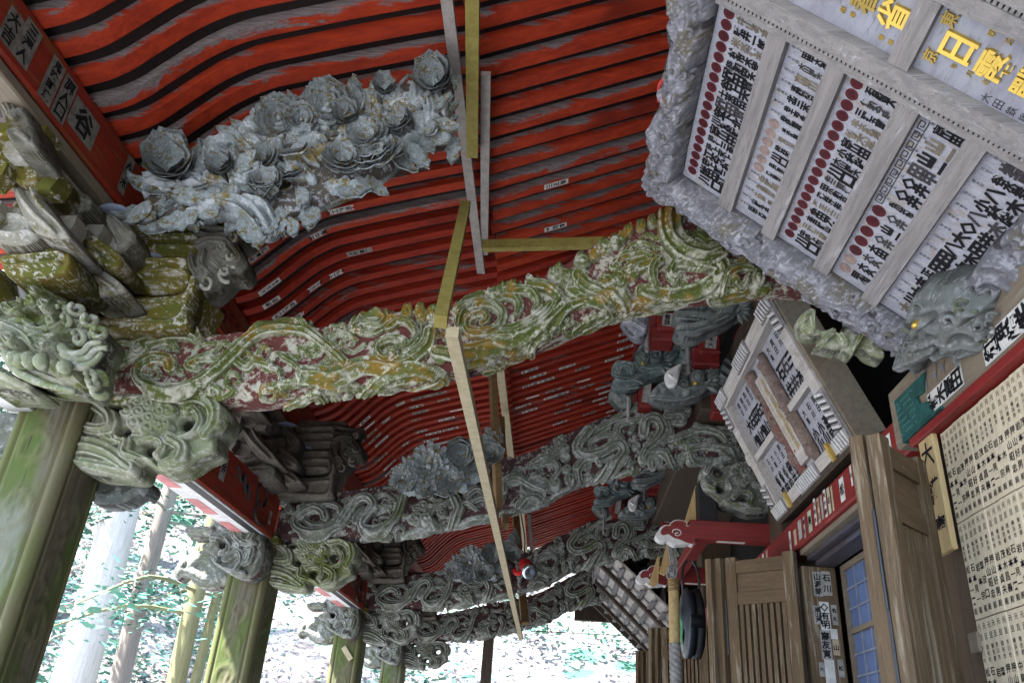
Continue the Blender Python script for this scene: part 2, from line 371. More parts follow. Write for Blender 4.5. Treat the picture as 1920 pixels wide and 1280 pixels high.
def puffy(outline, frame, ribbons=(), blobs=(), holes=(), thick=.05, back=.06, step=None, amp=.03, edge=.03, mat='carve_stone', smooth=5, wob=.05, seed=0, sharp=False, base_mark=.35, blur=1):
    """carved piece: outline (2D, any unit), frame(P2, depth) -> 3D; front swells by thick, relief by amp; solid to the back"""
    O = np.array(outline, float) if sharp else spline(outline, smooth, True)
    Hs = [np.array(h, float) if sharp else spline(h, smooth, True) for h in holes]
    lo, hi = O.min(0), O.max(0); step = step or max(hi - lo) / 60
    nx, ny = [int(math.ceil(v / step)) + 3 for v in (hi - lo)]
    gx, gy = np.meshgrid(lo[0] - step + np.arange(nx) * step, lo[1] - step + np.arange(ny) * step, indexing='ij')
    X = np.stack([gx.ravel(), gy.ravel()], 1)
    d, _, near = seg_dist(X, O, True); ins = inside(X, O)
    for H in Hs:
        dh, _, nh = seg_dist(X, H, True); ih = inside(X, H); k = dh < d; d[k] = dh[k]; near[k] = nh[k]; ins &= ~ih
    C = .25 * (X.reshape(nx, ny, 2)[:-1, :-1] + X.reshape(nx, ny, 2)[1:, :-1] + X.reshape(nx, ny, 2)[:-1, 1:] + X.reshape(nx, ny, 2)[1:, 1:]).reshape(-1, 2)
    cin = inside(C, O)
    for H in Hs: cin &= ~inside(C, H)
    I = np.arange(nx * ny).reshape(nx, ny)
    Q = np.stack([I[:-1, :-1], I[1:, :-1], I[1:, 1:], I[:-1, 1:]], -1).reshape(-1, 4)[cin]
    XF = X.copy(); X[~ins] = near[~ins]; d[~ins] = 0
    used = np.unique(Q); rm = -np.ones(nx * ny, int); rm[used] = np.arange(len(used)); Q = rm[Q]; X = X[used]; d = d[used]
    hg, rg = relief(XF, ribbons, blobs)
    hg = hg.reshape(nx, ny); rg = rg.reshape(nx, ny)
    for _ in range(blur):
        p_ = np.pad(hg, 1, mode='edge'); hg = .25 * hg + .125 * (p_[:-2, 1:-1] + p_[2:, 1:-1] + p_[1:-1, :-2] + p_[1:-1, 2:]) + .0625 * (p_[:-2, :-2] + p_[2:, :-2] + p_[:-2, 2:] + p_[2:, 2:])
    h = hg.ravel()[used]; rim = rg.ravel()[used]
    e = edge; q = np.clip(d / e, 0, 1); sw = np.sqrt(1 - (1 - q) ** 2)
    un = max(hi - lo)
    w1 = np.sin(X[:, 0] * 23 / un + seed) * np.cos(X[:, 1] * 19 / un + seed * 2) + .5 * np.sin((X[:, 0] + X[:, 1]) * 51 / un + seed)
    dep = thick * sw * (1 + wob * w1) + amp * h * np.clip(q * 1.6, 0, 1)
    V = np.vstack([frame(X, dep), frame(X, np.full(len(X), -back))]); n = len(X)
    E = {}
    for a, b, c, dd in Q.tolist():
        for u, v in ((a, b), (b, c), (c, dd), (dd, a)):
            if (v, u) in E: del E[(v, u)]
            else: E[(u, v)] = 1
    F = [tuple(q) for q in Q.tolist()] + [(c[3] + n, c[2] + n, c[1] + n, c[0] + n) for c in Q.tolist()] + [(v, u, u + n, v + n) for u, v in E]
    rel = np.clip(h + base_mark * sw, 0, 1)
    return mesh(V, F, mat, None, True, {'relief': np.concatenate([rel, rel * 0 + .3]), 'rim': np.concatenate([rim, rim * 0])})
def planeY(Y):      # frame for outlines traced in picture units on a wall parallel to the beams
    def f(P, dep):
        r = np.stack([P[:, 0] - 960, P[:, 1] - 640, np.full(len(P), FPX)], 1) @ RW.T
        W = EYE + r * (Y / r[:, 1:2]); W[:, 1] = Y - np.asarray(dep); return W
    return f
def frame_uv(o, u, v, nrm):
    o, u, v, nrm = map(lambda t: np.array(t, float), (o, u, v, nrm))
    return lambda P, dep: o + P[:, 0:1] * u + P[:, 1:2] * v + np.asarray(dep)[:, None] * nrm

# ------------------------------------------------------------------ lettering (flat ink on boards)
_gl = {}
_cu = bpy.data.curves.new('glyph', 'FONT'); _co = bpy.data.objects.new('glyph', _cu); COL.objects.link(_co)
_cu.resolution_u = 1; _cu.align_x = 'CENTER'
def glyph(ch, bold=.012):
    k = (ch, bold)
    if k not in _gl:
        _cu.body = ch; _cu.offset = bold
        dg = bpy.context.evaluated_depsgraph_get(); dg.update()
        me = _co.evaluated_get(dg).to_mesh()
        V = np.array([v.co[:2] for v in me.vertices]) if len(me.vertices) else np.zeros((0, 2))
        F = [tuple(p.vertices) for p in me.polygons]
        if len(V):
            c = (V.max(0) + V.min(0)) / 2; sz = max((V.max(0) - V.min(0)).max(), .55); V = (V - c) / sz
        _gl[k] = (V, F); _co.evaluated_get(dg).to_mesh_clear()
    return _gl[k]
def text_col(mb, s, o, right, down, nrm, size, pitch=None, mi=0, lift=.002, bold=.012, squash=1.0):
    """a column of characters starting at o (top centre), running along 'down'"""
    o, right, down, nrm = map(lambda t: np.array(t, float), (o, right, down, nrm)); pitch = pitch or size * 1.08
    for i, ch in enumerate(s):
        if ch == ' ': continue
        V, F = glyph(ch, bold)
        if not len(V): continue
        c = o + down * (pitch * (i + .5)) + nrm * lift
        mb.add(c + (V[:, :1] * right * squash - V[:, 1:] * down) * size, F, mi)

def spiral_tube(mb, f, cx, cy, r, turns=1.6, w=.012, d0=.0, d1=.03, a0=0.0, hand=1, n=26):
    """a curl standing on a frame: winds inward and rises"""
    q = np.linspace(0, 1, n); rr = r * (1 - .86 * q); a = a0 + hand * q * turns * 6.283
    P = np.stack([cx + rr * np.cos(a), cy + rr * np.sin(a)], 1)
    mb.tube(f(P, d0 + (d1 - d0) * q), w * (1 - .35 * q), 8)
# ================================================================== ground under the porch, hillside
def ground():
    n = 70; xs = np.concatenate([np.linspace(-160, -30, 22), np.linspace(-27, 27, 46), np.linspace(30, 160, 22)])
    ys = np.concatenate([np.linspace(-60, -5, 12), np.linspace(0, 60, 60), np.linspace(65, 220, 24)])
    gx, gy = np.meshgrid(xs, ys, indexing='ij')
    def hz(x, y):
        a = np.clip((-x - 9) / 30, 0, 4); b = np.clip((y - 17) / 26, 0, 6)
        z = 11 * a ** 1.1 + 17 * b + np.sin(x * .35) * np.cos(y * .3) * .5 * np.clip(a + b, 0, 1) + np.sin(x * 1.3 + y) * .15 * np.clip(a + b, 0, 1)
        return np.minimum(z, 75)
    return xs, ys, gx, gy, hz
gxs, gys, GX, GY, GZ = ground()
_I = np.arange(GX.size).reshape(GX.shape)
_q = np.stack([_I[:-1, :-1], _I[1:, :-1], _I[1:, 1:], _I[:-1, 1:]], -1).reshape(-1, 4)
t = NT('forest_floor', .95, .1); v = t.coords(jitter=False)
c = t.mix(t.ramp(t.noise(1.1, v, 6, .7), .40, .60), (.19, .17, .155), (.36, .34, .31))
c = t.mix(t.ramp(t.noise(7, v, 6, .75), .50, .62), c, (.08, .065, .07))
c = t.mix(t.ramp(t.noise(.55, v, 4, .6), .58, .66), c, (.07, .16, .11))
t.col(c); t.bump(t.noise(5, v, 6, .7), .8, .2)
plain('gravel', (.24, .245, .25), .95, var=.3, sc=30)
o = put('hillside', mesh(np.stack([GX.ravel(), GY.ravel(), GZ(GX, GY).ravel()], 1), _q.tolist(), 'forest_floor', None, True)); o['kind'] = 'structure'
m = MB(); m.box(-9, 1.5, -12, 16, .01, .035); o = m.put('pavement', ['gravel']); o['kind'] = 'structure'

# ================================================================== porch roof
PITCH = .161
LOW = [(-3.40, 3.93), (-2.9, 3.97), (-2.5, 4.03), (-2.2, 4.115), (-2.05, 4.19), (-1.92, 4.33), (-1.78, 4.48), (-1.62, 4.59), (-1.42, 4.66), (-1.16, 4.74), (-.88, 4.82), (-.58, 4.90), (-.40, 4.95)]
LOWC = spline(LOW, 4); UX0, UX1 = -.575, .80
def lowz(x): return np.interp(x, LOWC[:, 0], LOWC[:, 1])
def uppz(x): return 4.845 + .40 * (np.asarray(x) + .57)
roof = thing('porch_roof', 'red raftered porch roof with curved lower rafters above the carved beams', 'roof', (-2.2, 3.4, 4.1))
def rafter_mesh(curve, w, h, mats, endmat=None):
    n = len(curve); V = []; F = []; M = []
    for x, z in curve: V += [(x, 0, z), (x, -w, z), (x, -w, z + h), (x, 0, z + h)]
    c = .007
    V2 = []; rim = []
    for x, z in curve: V2 += [(x, 0, z + c), (x, -c, z), (x, -w * .5, z - .001), (x, -w + c, z), (x, -w, z + h), (x, 0, z + h)]; rim += [0, .05, .25, .62, 1.0, 0]
    for i in range(n - 1):
        for k in range(6):
            F.append((i * 6 + k, i * 6 + (k + 1) % 6, i * 6 + 6 + (k + 1) % 6, i * 6 + 6 + k)); M.append(0)
    F += [tuple(range(6))[::-1], tuple(range((n - 1) * 6, n * 6))]; M += [1 if endmat else 0] * 2
    return mesh(V2, F, mats + ([endmat] if endmat else []), M, False, {'rim': rim})
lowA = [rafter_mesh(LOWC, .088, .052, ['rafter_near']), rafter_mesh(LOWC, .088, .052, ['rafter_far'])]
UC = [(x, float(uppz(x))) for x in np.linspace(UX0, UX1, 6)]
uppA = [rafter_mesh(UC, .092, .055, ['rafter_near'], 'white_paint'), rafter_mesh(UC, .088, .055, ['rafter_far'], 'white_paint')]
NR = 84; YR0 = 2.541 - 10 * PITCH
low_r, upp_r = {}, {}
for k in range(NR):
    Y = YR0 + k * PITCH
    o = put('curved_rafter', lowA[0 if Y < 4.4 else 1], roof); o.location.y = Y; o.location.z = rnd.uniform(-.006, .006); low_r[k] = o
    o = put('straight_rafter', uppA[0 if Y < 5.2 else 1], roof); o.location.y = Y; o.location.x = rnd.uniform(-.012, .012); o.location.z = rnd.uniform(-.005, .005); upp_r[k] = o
YA, YB = YR0 - .3, YR0 + NR * PITCH
def strip(curve, off, th, y0, y1, name, mat, par):
    V = []; F = []; n = len(curve)
    for x, z in curve: V += [(x, y0, z + off), (x, y1, z + off), (x, y1, z + off + th), (x, y0, z + off + th)]
    for i in range(n - 1):
        for k in range(4): F.append((i * 4 + k, i * 4 + 4 + k, i * 4 + 4 + (k + 1) % 4, i * 4 + (k + 1) % 4))
    F += [(0, 1, 2, 3), tuple((n - 1) * 4 + k for k in (3, 2, 1, 0))]
    return put(name, mesh(V, F, mat), par)
strip(LOWC[::2], .053, .03, YA, YB, 'roof_boarding', 'roof_board', roof)
strip(UC, .056, .03, YA, YB, 'roof_boarding', 'roof_board', roof)
strip([(x, z + .25) for x, z in [(-3.7, 4.05), (-2.2, 4.25), (-1.6, 4.75), (-.5, 5.05), (.8, 5.5), (3.2, 6.6), (5, 7.4)]], 0, .12, YA - 2.2, YB + .15, 'roof_light_block', 'dark_wood', roof)  # added cover slab blocks light; near end overhangs unseen to cut frontal light
m = MB(); m.box(UX1 - .14, UX1 + .02, YA, YB, 5.22, 5.38, 0, .01); m.put('wall_purlin', ['block_red'], roof)
m = MB(); m.box(.25, 3.2, YB + .07, YB + .2, 3.75, 6.9); m.put('gable_wall', ['dark_wood'], roof)
m = MB(); m.box(-.56, -.44, YA, YB, 4.975, 5.01); m.put('seam_board', ['roof_board'], roof)
m = MB(); m.prism([(-2.0, 4.35), (-1.3, 4.74), (-.6, 4.90), (-.6, 4.70), (-1.3, 4.5), (-2.0, 4.1)], lambda p, t: (p[0], YB + .02 + .04 * t, p[1])); m.put('verge_board', ['green_board'], roof)

# name slips pasted on the rafters
def slip_mesh(txt, L=.17, W=.052, paper='paper', ink='ink', torn=False):
    mb = MB(); j = .012 if torn else 0
    mb.add([(-L / 2, -W / 2, 0), (L / 2, -W / 2 + j, 0), (L / 2 - j, W / 2, 0), (-L / 2 + j, W / 2 - j, 0)], [(3, 2, 1, 0)], 0)
    n = max(len(txt), 1)
    text_col(mb, txt, (-L / 2 + .012, 0, 0), (0, 1, 0), (1, 0, 0), (0, 0, -1), min(W * .86, (L - .02) / n * .95), (L - .024) / n, 1, .0012, .03)
    return mb.me([paper, ink])
SLIPS = [slip_mesh('三五郎'), slip_mesh('山口初太郎'), slip_mesh('田中屋'), slip_mesh('佐吉', .13), slip_mesh('平民會'), slip_mesh('江戸小田'), slip_mesh('川越', .12, .05, 'paper_tan'),
         slip_mesh('', .16, .045, 'paper', 'ink', True), slip_mesh('大工村松', .2), slip_mesh('木遣', .14), slip_mesh('水戸高倉', .18, .05, 'paper_dark'), slip_mesh('竹本連', .16, .05, 'paper_dark')]
def stick(px, py, tier, L=1.0, var=None, par=None):
    xs = np.linspace(-2.18, -.6, 120) if tier == 0 else np.linspace(-.56, .79, 120)
    r = ray(px, py); prev = None
    for x in xs:
        P = EYE + r * (x / r[0]) if abs(r[0]) > 1e-6 else None
        if P is None or P[1] < .5 or P[1] > 14: prev = None; continue
        g = P[2] - (lowz(x) if tier == 0 else uppz(x))
        if prev is not None and prev[0] * g <= 0:
            f = prev[0] / (prev[0] - g + 1e-12); X = prev[1] + (x - prev[1]) * f; Y = (EYE + r * (X / r[0]))[1]
            k = int(round((Y + .044 - YR0) / PITCH))
            if k not in low_r: return
            fz = lowz if tier == 0 else uppz
            sl = math.atan(float(fz(X + .05) - fz(X - .05)) / .1)
            rf = (low_r if tier == 0 else upp_r)[k]
            o = bpy.data.objects.new('name_slip', SLIPS[rnd.randrange(len(SLIPS)) if var is None else var]); COL.objects.link(o); o.parent = rf
            o.location = (X, -.046 + rnd.uniform(-.006, .006), float(fz(X)) - .0025); o.rotation_euler = (0, -sl, rnd.uniform(-.02, .02)); return
        prev = (g, x)
for p in crop(420, 320, 3.692, [(790, 275), (645, 435), (435, 425), (230, 570), (930, 545), (300, 780), (310, 880), (400, 935), (610, 775), (765, 695), (455, 1010), (510, 1045)]): stick(*p, 0)
stick(*crop(840, 240, 4, [(810, 385)])[0], 1, var=0); stick(*crop(840, 240, 4, [(795, 715)])[0], 1, var=4)
for p in crop(640, 680, 5.332, [(250, 605), (585, 400), (780, 325), (955, 290), (730, 415), (440, 550), (290, 665), (320, 720), (775, 465), (1030, 395), (740, 550), (350, 780), (1150, 440), (1045, 530), (415, 800), (805, 670), (915, 690), (640, 800), (400, 905), (890, 745), (800, 850), (1000, 780), (1100, 690), (495, 1035), (505, 1085)]): stick(*p, 0)
for p in crop(820, 600, 3.368, [(590, 305), (815, 275), (630, 345), (920, 285), (590, 400), (690, 365), (1180, 110), (1190, 150), (1175, 200), (1115, 260), (930, 365), (740, 430), (605, 475), (735, 480), (800, 450), (955, 395), (1050, 405), (550, 540), (585, 570), (790, 570), (860, 505), (960, 600), (775, 635), (1030, 480), (1075, 430), (1060, 535), (1110, 580)]): stick(*p, 1)

# eave purlin on the brackets
pur = thing('eave_purlin', 'long red eave purlin pasted with name slips on top of the pillar brackets', 'purlin', (-2.3, 7, 3.83))
m = MB(); m.box(-2.38, -2.2, YA, YB, 3.835, 4.105, 0, .012); m.put('timber', ['purlin_red'], pur)
m = MB(); m.box(-2.33, -2.215, YA, YB, 3.775, 3.83, 0, .008); m.put('under_board', ['beam_brown'], pur)
def face_slip(par, x, y, z, W, H, txt, paper='paper_dark', ink='ink', nx=1, name='name_slip', tilt=0, bold=.03, up=(0, 0, 1)):
    """a slip on a wall face looking along +X or -X, text running down"""
    mb = MB(); r = np.array([0, 1.0 if nx > 0 else -1.0, 0]); dn = -np.array(up, float); nn = np.array([nx, 0, 0.0])
    ct, st = math.cos(tilt), math.sin(tilt); r, dn = r * ct + dn * st, dn * ct - r * st
    c = np.array([x, y, z], float)
    mb.add([c - r * W / 2 + dn * H / 2, c + r * W / 2 + dn * H / 2, c + r * W / 2 - dn * H / 2, c - r * W / 2 - dn * H / 2], [(0, 1, 2, 3)], 0)
    if txt:
        n = len(txt); text_col(mb, txt, c - dn * (H / 2 - .008), r, dn, nn, min(W * .86, (H - .016) / n * .98), (H - .016) / n, 1, .0015, bold)
    return mb.put(name, [paper, ink], par)
for px, py, W, H, tx in [(15, 62, .085, .16, '大吉'), (50, 82, .10, .20, '三澤人'), (96, 152, .09, .22, '馬喰町連'), (120, 186, .09, .22, '原人口'), (156, 232, .20, .15, '谷'), (236, 327, .065, .21, '人木'),
                         (409, 566, .09, .2, '山'), (422, 578, .09, .2, '入田'), (434, 590, .08, .2, '江'), (447, 600, .07, .19, '大')]:
    P = atX(px, py, -2.2); face_slip(pur, -2.197, P[1], min(max(P[2], 3.95), 3.98), W, H, tx, 'paper_old' if px < 300 else 'purlin_red')

# ================================================================== pillars
PY_ = [3.26, 6.02, 9.31, 12.07]; PW = .32
SCROLL = [[(0, 0), (.3, .25), (.1, .5), (-.25, .45), (-.3, .15), (0, .1), (.08, .3)], [(.1, .7), (-.25, .9), (-.1, 1.2), (.25, 1.1), (.25, .85)], [(-.2, 1.4), (.2, 1.55), (.3, 1.85), (0, 2.0), (-.2, 1.8), (0, 1.65)]]
def pillar_shaft(y0, x0=-2.52):
    V = []; F = []; R = []; nz = 160; z0, z1 = 0, 3.0
    c = .028; g = .012
    a = PW
    prof = [(c, 0)] + [(c + .02, 0), (c + .028, g), (c + .036, 0)] + [(x, 0) for x in np.linspace(c + .05, a - c - .05, 22)] + [(a - c - .036, 0), (a - c - .028, g), (a - c - .02, 0), (a - c, 0)]
    ring = []
    for k in range(4):
        for u, d in prof:
            if k == 0: ring.append((x0 + u, y0 + d, u, k))
            elif k == 1: ring.append((x0 + a - d, y0 + u, u, k))
            elif k == 2: ring.append((x0 + a - u, y0 + a - d, u, k))
            else: ring.append((x0 + d, y0 + a - u, u, k))
    n = len(ring); zs = np.linspace(z0, z1, nz)
    rib = [([(p[0] * .22 + a / 2, p[1] * .30 + zz + 1.25) for p in s], .03, 1) for zz in (-.1, .62, 1.34) for s in SCROLL]
    G = np.array([(r[2], z) for z in zs for r in ring]); hh, _ = relief(G, rib)
    edge = np.array([1.0 if (r[2] < .075 or r[2] > a - .075) else 0 for z in zs for r in ring])
    V = np.array([(r[0], r[1], z) for z in zs for r in ring]); K = np.array([r[3] for z in zs for r in ring])
    mid = (1 - edge) * .006 * hh
    V[:, 1] -= np.where(K == 0, mid, 0); V[:, 0] += np.where(K == 1, mid, 0)
    F = [(i * n + k, i * n + (k + 1) % n, (i + 1) * n + (k + 1) % n, (i + 1) * n + k) for i in range(nz - 1) for k in range(n)] + [tuple(range((nz - 1) * n, nz * n))]
    return mesh(V, F, 'pillar_moss', None, True, {'rim': edge * .6 + hh * .5})
sh = pillar_shaft(PY_[0])
pill = []
PL = ['nearest mossy square pillar with incised scrolls at the left edge', 'second mossy square pillar behind the nearest one with a carved lion on its front',
      'third square pillar down the porch with a short stick leaning on it', 'farthest and thinnest looking mossy pillar at the end of the porch row']
for i, y in enumerate(PY_):
    p = thing('porch_pillar', PL[i], 'pillar', (-2.36, y + .16, 0), 'pillars of the porch'); pill.append(p)
    o = bpy.data.objects.new('shaft', sh); COL.objects.link(o); o.parent = p; o.location = (2.36, -(PY_[0] + .16), 0)

# ================================================================== carved beams
def interp_px(pts, Y):
    W = np.array([atY(x, y, Y) for x, y in pts]); return W[:, 0], W[:, 2]
def beam_mesh(top_px, bot_px, Yf, Yb, ribbons, blobs, x0, x1, mat, nu=620, amp=.046, roll=1.0):
    tx, tz = interp_px(top_px, Yf); bx, bz = interp_px(bot_px, Yf)
    us = np.linspace(x0, x1, nu); zt = np.interp(us, tx, tz); zb = np.interp(us, bx, bz)
    nU, nF, nT = 34, 96, 6
    rows = []; nor = []
    for k in range(nU): rows.append((0, 1 - k / nU)); nor.append((0, -1))           # underside, back -> front
    for k in range(nF + 1): rows.append((1, k / nF)); nor.append((-1, 0))
    for k in range(1, nT + 1): rows.append((2, k / nT)); nor.append((0, 1))
    P = np.zeros((len(rows), nu, 3)); N = np.zeros_like(P)
    for j, ((kind, t), _) in enumerate(zip(rows, nor)):
        P[j, :, 0] = us
        if kind == 0: P[j, :, 1] = Yf + (Yb - Yf) * t; P[j, :, 2] = zb - .02 * math.sin(math.pi * t); N[j, :, 2] = -1
        elif kind == 1: P[j, :, 1] = Yf; P[j, :, 2] = zb + (zt - zb) * t; N[j, :, 1] = -1
        else: P[j, :, 1] = Yf + (Yb - Yf) * t; P[j, :, 2] = zt; N[j, :, 2] = 1
    a = nU; rr = 8                                                              # rounded lower edge
    for k in range(-rr, rr + 1):
        w = (k + rr) / (2 * rr); N[a + k, :, 1] = -math.sin(w * math.pi / 2); N[a + k, :, 2] = -math.cos(w * math.pi / 2)
        P[a + k, :, 1] += .02 * (1 - abs(k) / rr) * .6; P[a + k, :, 2] += .02 * (1 - abs(k) / rr) * .6
    b = nU + nF
    for k in range(-4, 3):
        w = (k + 4) / 7; N[b + k, :, 1] = -math.cos(w * math.pi / 2); N[b + k, :, 2] = math.sin(w * math.pi / 2)
    X = proj(P.reshape(-1, 3)); h, rim = relief(X, ribbons, blobs)
    w1 = np.sin(X[:, 0] * .11 + X[:, 1] * .05) * np.sin(X[:, 1] * .13 - X[:, 0] * .03)
    H = (h * amp + .004 * w1).reshape(len(rows), nu); H[:nU - 8] *= .55
    H[-nT + 1:] *= .2
    V = P + N * H[:, :, None]
    I = np.arange(len(rows) * nu).reshape(len(rows), nu)
    Q = np.stack([I[:-1, :-1], I[:-1, 1:], I[1:, 1:], I[1:, :-1]], -1).reshape(-1, 4).tolist()
    Q += [(int(I[-1, i]), int(I[-1, i + 1]), int(I[0, i + 1]), int(I[0, i])) for i in range(nu - 1)]
    Q += [tuple(I[:, 0].tolist()), tuple(I[::-1, -1].tolist())]
    return mesh(V.reshape(-1, 3), Q, mat, None, True, {'relief': np.clip(h, 0, 1), 'rim': rim})
def R(x0, y0, s):
    return lambda pts, w, *a: (crop(x0, y0, s, pts), w / s, *a)
def Bl(x0, y0, s): return lambda L: [(x0 + b[0] / s, y0 + b[1] / s, b[2] / s, *b[3:]) for b in L]
A = R(180, 580, 5.647); B = R(500, 560, 5.333); C = R(800, 500, 5.333); D = R(1080, 380, 4.924)
big = crop(180, 580, 5.647, [(810, 640), (790, 560), (650, 540), (520, 600), (470, 700), (520, 800), (700, 865), (950, 860), (1150, 780), (1350, 620), (1520, 450), (1700, 290), (1900, 225)]) + crop(500, 560, 5.333, [(350, 325), (500, 400), (620, 500), (720, 590), (790, 660)])
rib1 = [A([(1040, 510), (1080, 420), (1200, 370), (1380, 380), (1470, 430)], 44, .5), A([(1080, 640), (1000, 610), (1080, 550), (1250, 540), (1400, 560)], 90, .75), A([(560, 520), (590, 430), (700, 370), (820, 370), (870, 440)], 80, .8),
        A([(1100, 340), (1000, 300), (850, 300), (650, 330), (480, 380), (440, 450), (480, 480), (540, 440)], 95), A([(460, 480), (300, 560), (200, 640), (210, 710)], 100, .8), A([(220, 400), (330, 360), (430, 400)], 80, .7),
        A([(20, 935), (250, 950), (460, 930)], 90, .6), A([(1480, 540), (1600, 620), (1700, 560), (1850, 600)], 90, .6),
        B([(60, 700), (140, 740), (150, 860)], 55, .8), B([(170, 600), (300, 680), (370, 770), (350, 850)], 55, .9), B([(640, 430), (700, 370), (820, 360), (900, 420)], 60, .5),
        (big, 21, 1.05, .8),
        B([(880, 300), (980, 200), (1120, 180), (1190, 210), (1130, 280), (1000, 270)], 90), B([(900, 330), (980, 350), (1100, 340), (1210, 290)], 70, .8),
        B([(1230, 300), (1330, 240), (1430, 260), (1490, 340), (1490, 430), (1420, 510)], 75), B([(1400, 540), (1390, 450), (1250, 430), (1130, 480), (1120, 560), (1180, 620), (1280, 610), (1300, 560), (1240, 550)], 72),
        B([(1200, 650), (1300, 640), (1420, 540), (1530, 430), (1560, 290)], 40, .8), B([(380, 765), (520, 765), (650, 780), (800, 740), (950, 680), (1100, 670), (1260, 690), (1390, 650), (1510, 570), (1610, 470), (1640, 350)], 150, .95, .8),
        B([(980, 960), (1100, 830), (1300, 740), (1500, 710), (1680, 730), (1780, 800), (1650, 880), (1400, 950), (1150, 960)], 110), B([(1100, 880), (1300, 820), (1520, 790)], 60, 1.1), B([(640, 900), (760, 860), (900, 880), (1000, 910)], 90, .8), B([(220, 1080), (380, 1000), (500, 930), (560, 960), (580, 1020), (480, 1070)], 90, .9), B([(0, 900), (250, 850), (500, 830), (640, 860)], 70, .5),
        C([(330, 620), (360, 500), (480, 410), (640, 400), (745, 460), (760, 560), (690, 650), (550, 690), (430, 670), (400, 590), (455, 530), (560, 500), (610, 540), (560, 590)], 88, 1.05), C([(700, 330), (800, 310), (890, 340), (930, 410), (910, 480)], 90), C([(840, 260), (1020, 265), (1100, 330), (1120, 410), (1080, 460)], 90), C([(1030, 190), (1180, 215), (1290, 280), (1330, 350), (1290, 410)], 90),
        C([(300, 440), (420, 370), (560, 330), (700, 320)], 60, .7), C([(700, 640), (850, 640), (1000, 580), (1150, 480), (1230, 390)], 95, .8), C([(640, 710), (800, 720), (950, 690), (1100, 620), (1220, 520), (1290, 420)], 105, .95), C([(100, 870), (250, 880), (450, 850), (650, 800), (850, 770), (1000, 720), (1100, 660), (1250, 560), (1380, 440), (1500, 375), (1700, 350), (1840, 390), (1870, 460), (1800, 530), (1600, 640)], 112, .95),
        C([(1050, 850), (1050, 780), (1130, 690), (1230, 640)], 85), C([(760, 1000), (950, 990), (1150, 930), (1350, 820), (1600, 700), (1850, 620)], 130, .7), C([(400, 960), (550, 930), (700, 950), (740, 1020), (600, 1050)], 105, .85), C([(1490, 640), (1600, 560), (1780, 450)], 70, .6), C([(1450, 250), (1600, 330), (1800, 340), (1900, 360)], 120, .8), C([(1560, 90), (1510, 180), (1560, 260), (1660, 290)], 70, .9),
        D([(1280, 880), (1500, 830), (1760, 780)], 140, .8), D([(450, 470), (520, 405), (620, 395), (720, 430), (790, 445)], 46, .7), D([(20, 700), (100, 780), (250, 850), (400, 880), (470, 950), (450, 1020), (330, 1100)], 115, .9), D([(500, 1060), (560, 950), (700, 930), (880, 920), (1000, 900)], 115, .85), D([(480, 1090), (640, 1060), (800, 1000)], 70, .7),
        D([(340, 610), (420, 530), (560, 490), (640, 490), (690, 530), (720, 500)], 75, .85), D([(480, 660), (560, 600), (680, 560), (760, 560)], 110, .75), D([(1150, 560), (1280, 560), (1350, 620), (1330, 700), (1200, 790), (1000, 840), (800, 850), (600, 830)], 150, .9), D([(1180, 610), (1080, 600), (930, 590), (880, 630), (870, 690), (910, 720), (945, 690)], 80, 1.1), D([(770, 560), (715, 620), (705, 700), (730, 780)], 88, 1.1),
        D([(870, 90), (860, 200), (880, 320), (960, 430), (1080, 500), (1200, 520), (1320, 480)], 200, 1.25, .8), D([(860, 130), (850, 220), (880, 340), (960, 440), (1080, 510)], 66, 1.5), D([(1340, 800), (1370, 720), (1440, 650), (1540, 620), (1620, 640)], 75), D([(1460, 720), (1530, 750), (1580, 700)], 60, .9), D([(1050, 370), (1110, 320), (1200, 370), (1290, 360)], 70, .7), D([(1380, 600), (1450, 560), (1580, 545)], 46, .6)]
blob1 = Bl(500, 560, 5.333)([(1410, 160, 66), (1540, 150, 62), (1560, 225, 62), (1680, 200, 84), (700, 980, 66), (820, 990, 62), (950, 970, 60), (740, 1040, 62), (1260, 230, 60)]) + \
    Bl(800, 500, 5.333)([(1300, 85, 95), (1390, 105, 75), (640, 250, 70), (760, 240, 70), (850, 210, 60), (70, 500, 90), (1190, 640, 60), (1820, 200, 90), (1740, 240, 70)]) + \
    Bl(1080, 380, 4.924)([(60, 560, 80), (170, 500, 60), (270, 430, 74), (360, 390, 62), (430, 340, 50), (280, 745, 85), (390, 700, 64), (430, 785, 60), (530, 690, 52), (380, 610, 50), (1590, 565, 52), (1170, 250, 56), (1680, 690, 74), (480, 280, 50), (600, 240, 50), (700, 205, 50)])
def filler(n, seed, x0, x1, yf, size, exist):
    r = random.Random(seed); out = []
    for _ in range(n):
        x = r.uniform(x0, x1); y = yf(x) + r.uniform(-60, 62); s = size * r.uniform(.6, 1.3); a0 = r.uniform(0, 6.3); d = r.choice((-1, 1)); P = []
        for t_ in np.linspace(0, 1, 8): rr = s * (.2 + .8 * (1 - t_)); a = a0 + d * t_ * 6.5; P.append((x + rr * math.cos(a), y + rr * math.sin(a)))
        P = [(P[0][0] + r.uniform(-2, 2) * s, P[0][1] + r.uniform(-1, 1) * s)] + P
        out.append((P, s * .55, r.uniform(.22, .40), .6))
    return out
rib1 = [(p[0], p[1] * 1.16, *p[2:]) for p in rib1]
rib1 = filler(60, 3, 215, 1440, lambda x: np.interp(x, [215, 500, 800, 1000, 1200, 1440], [690, 680, 650, 600, 500, 470]), 17, None) + rib1
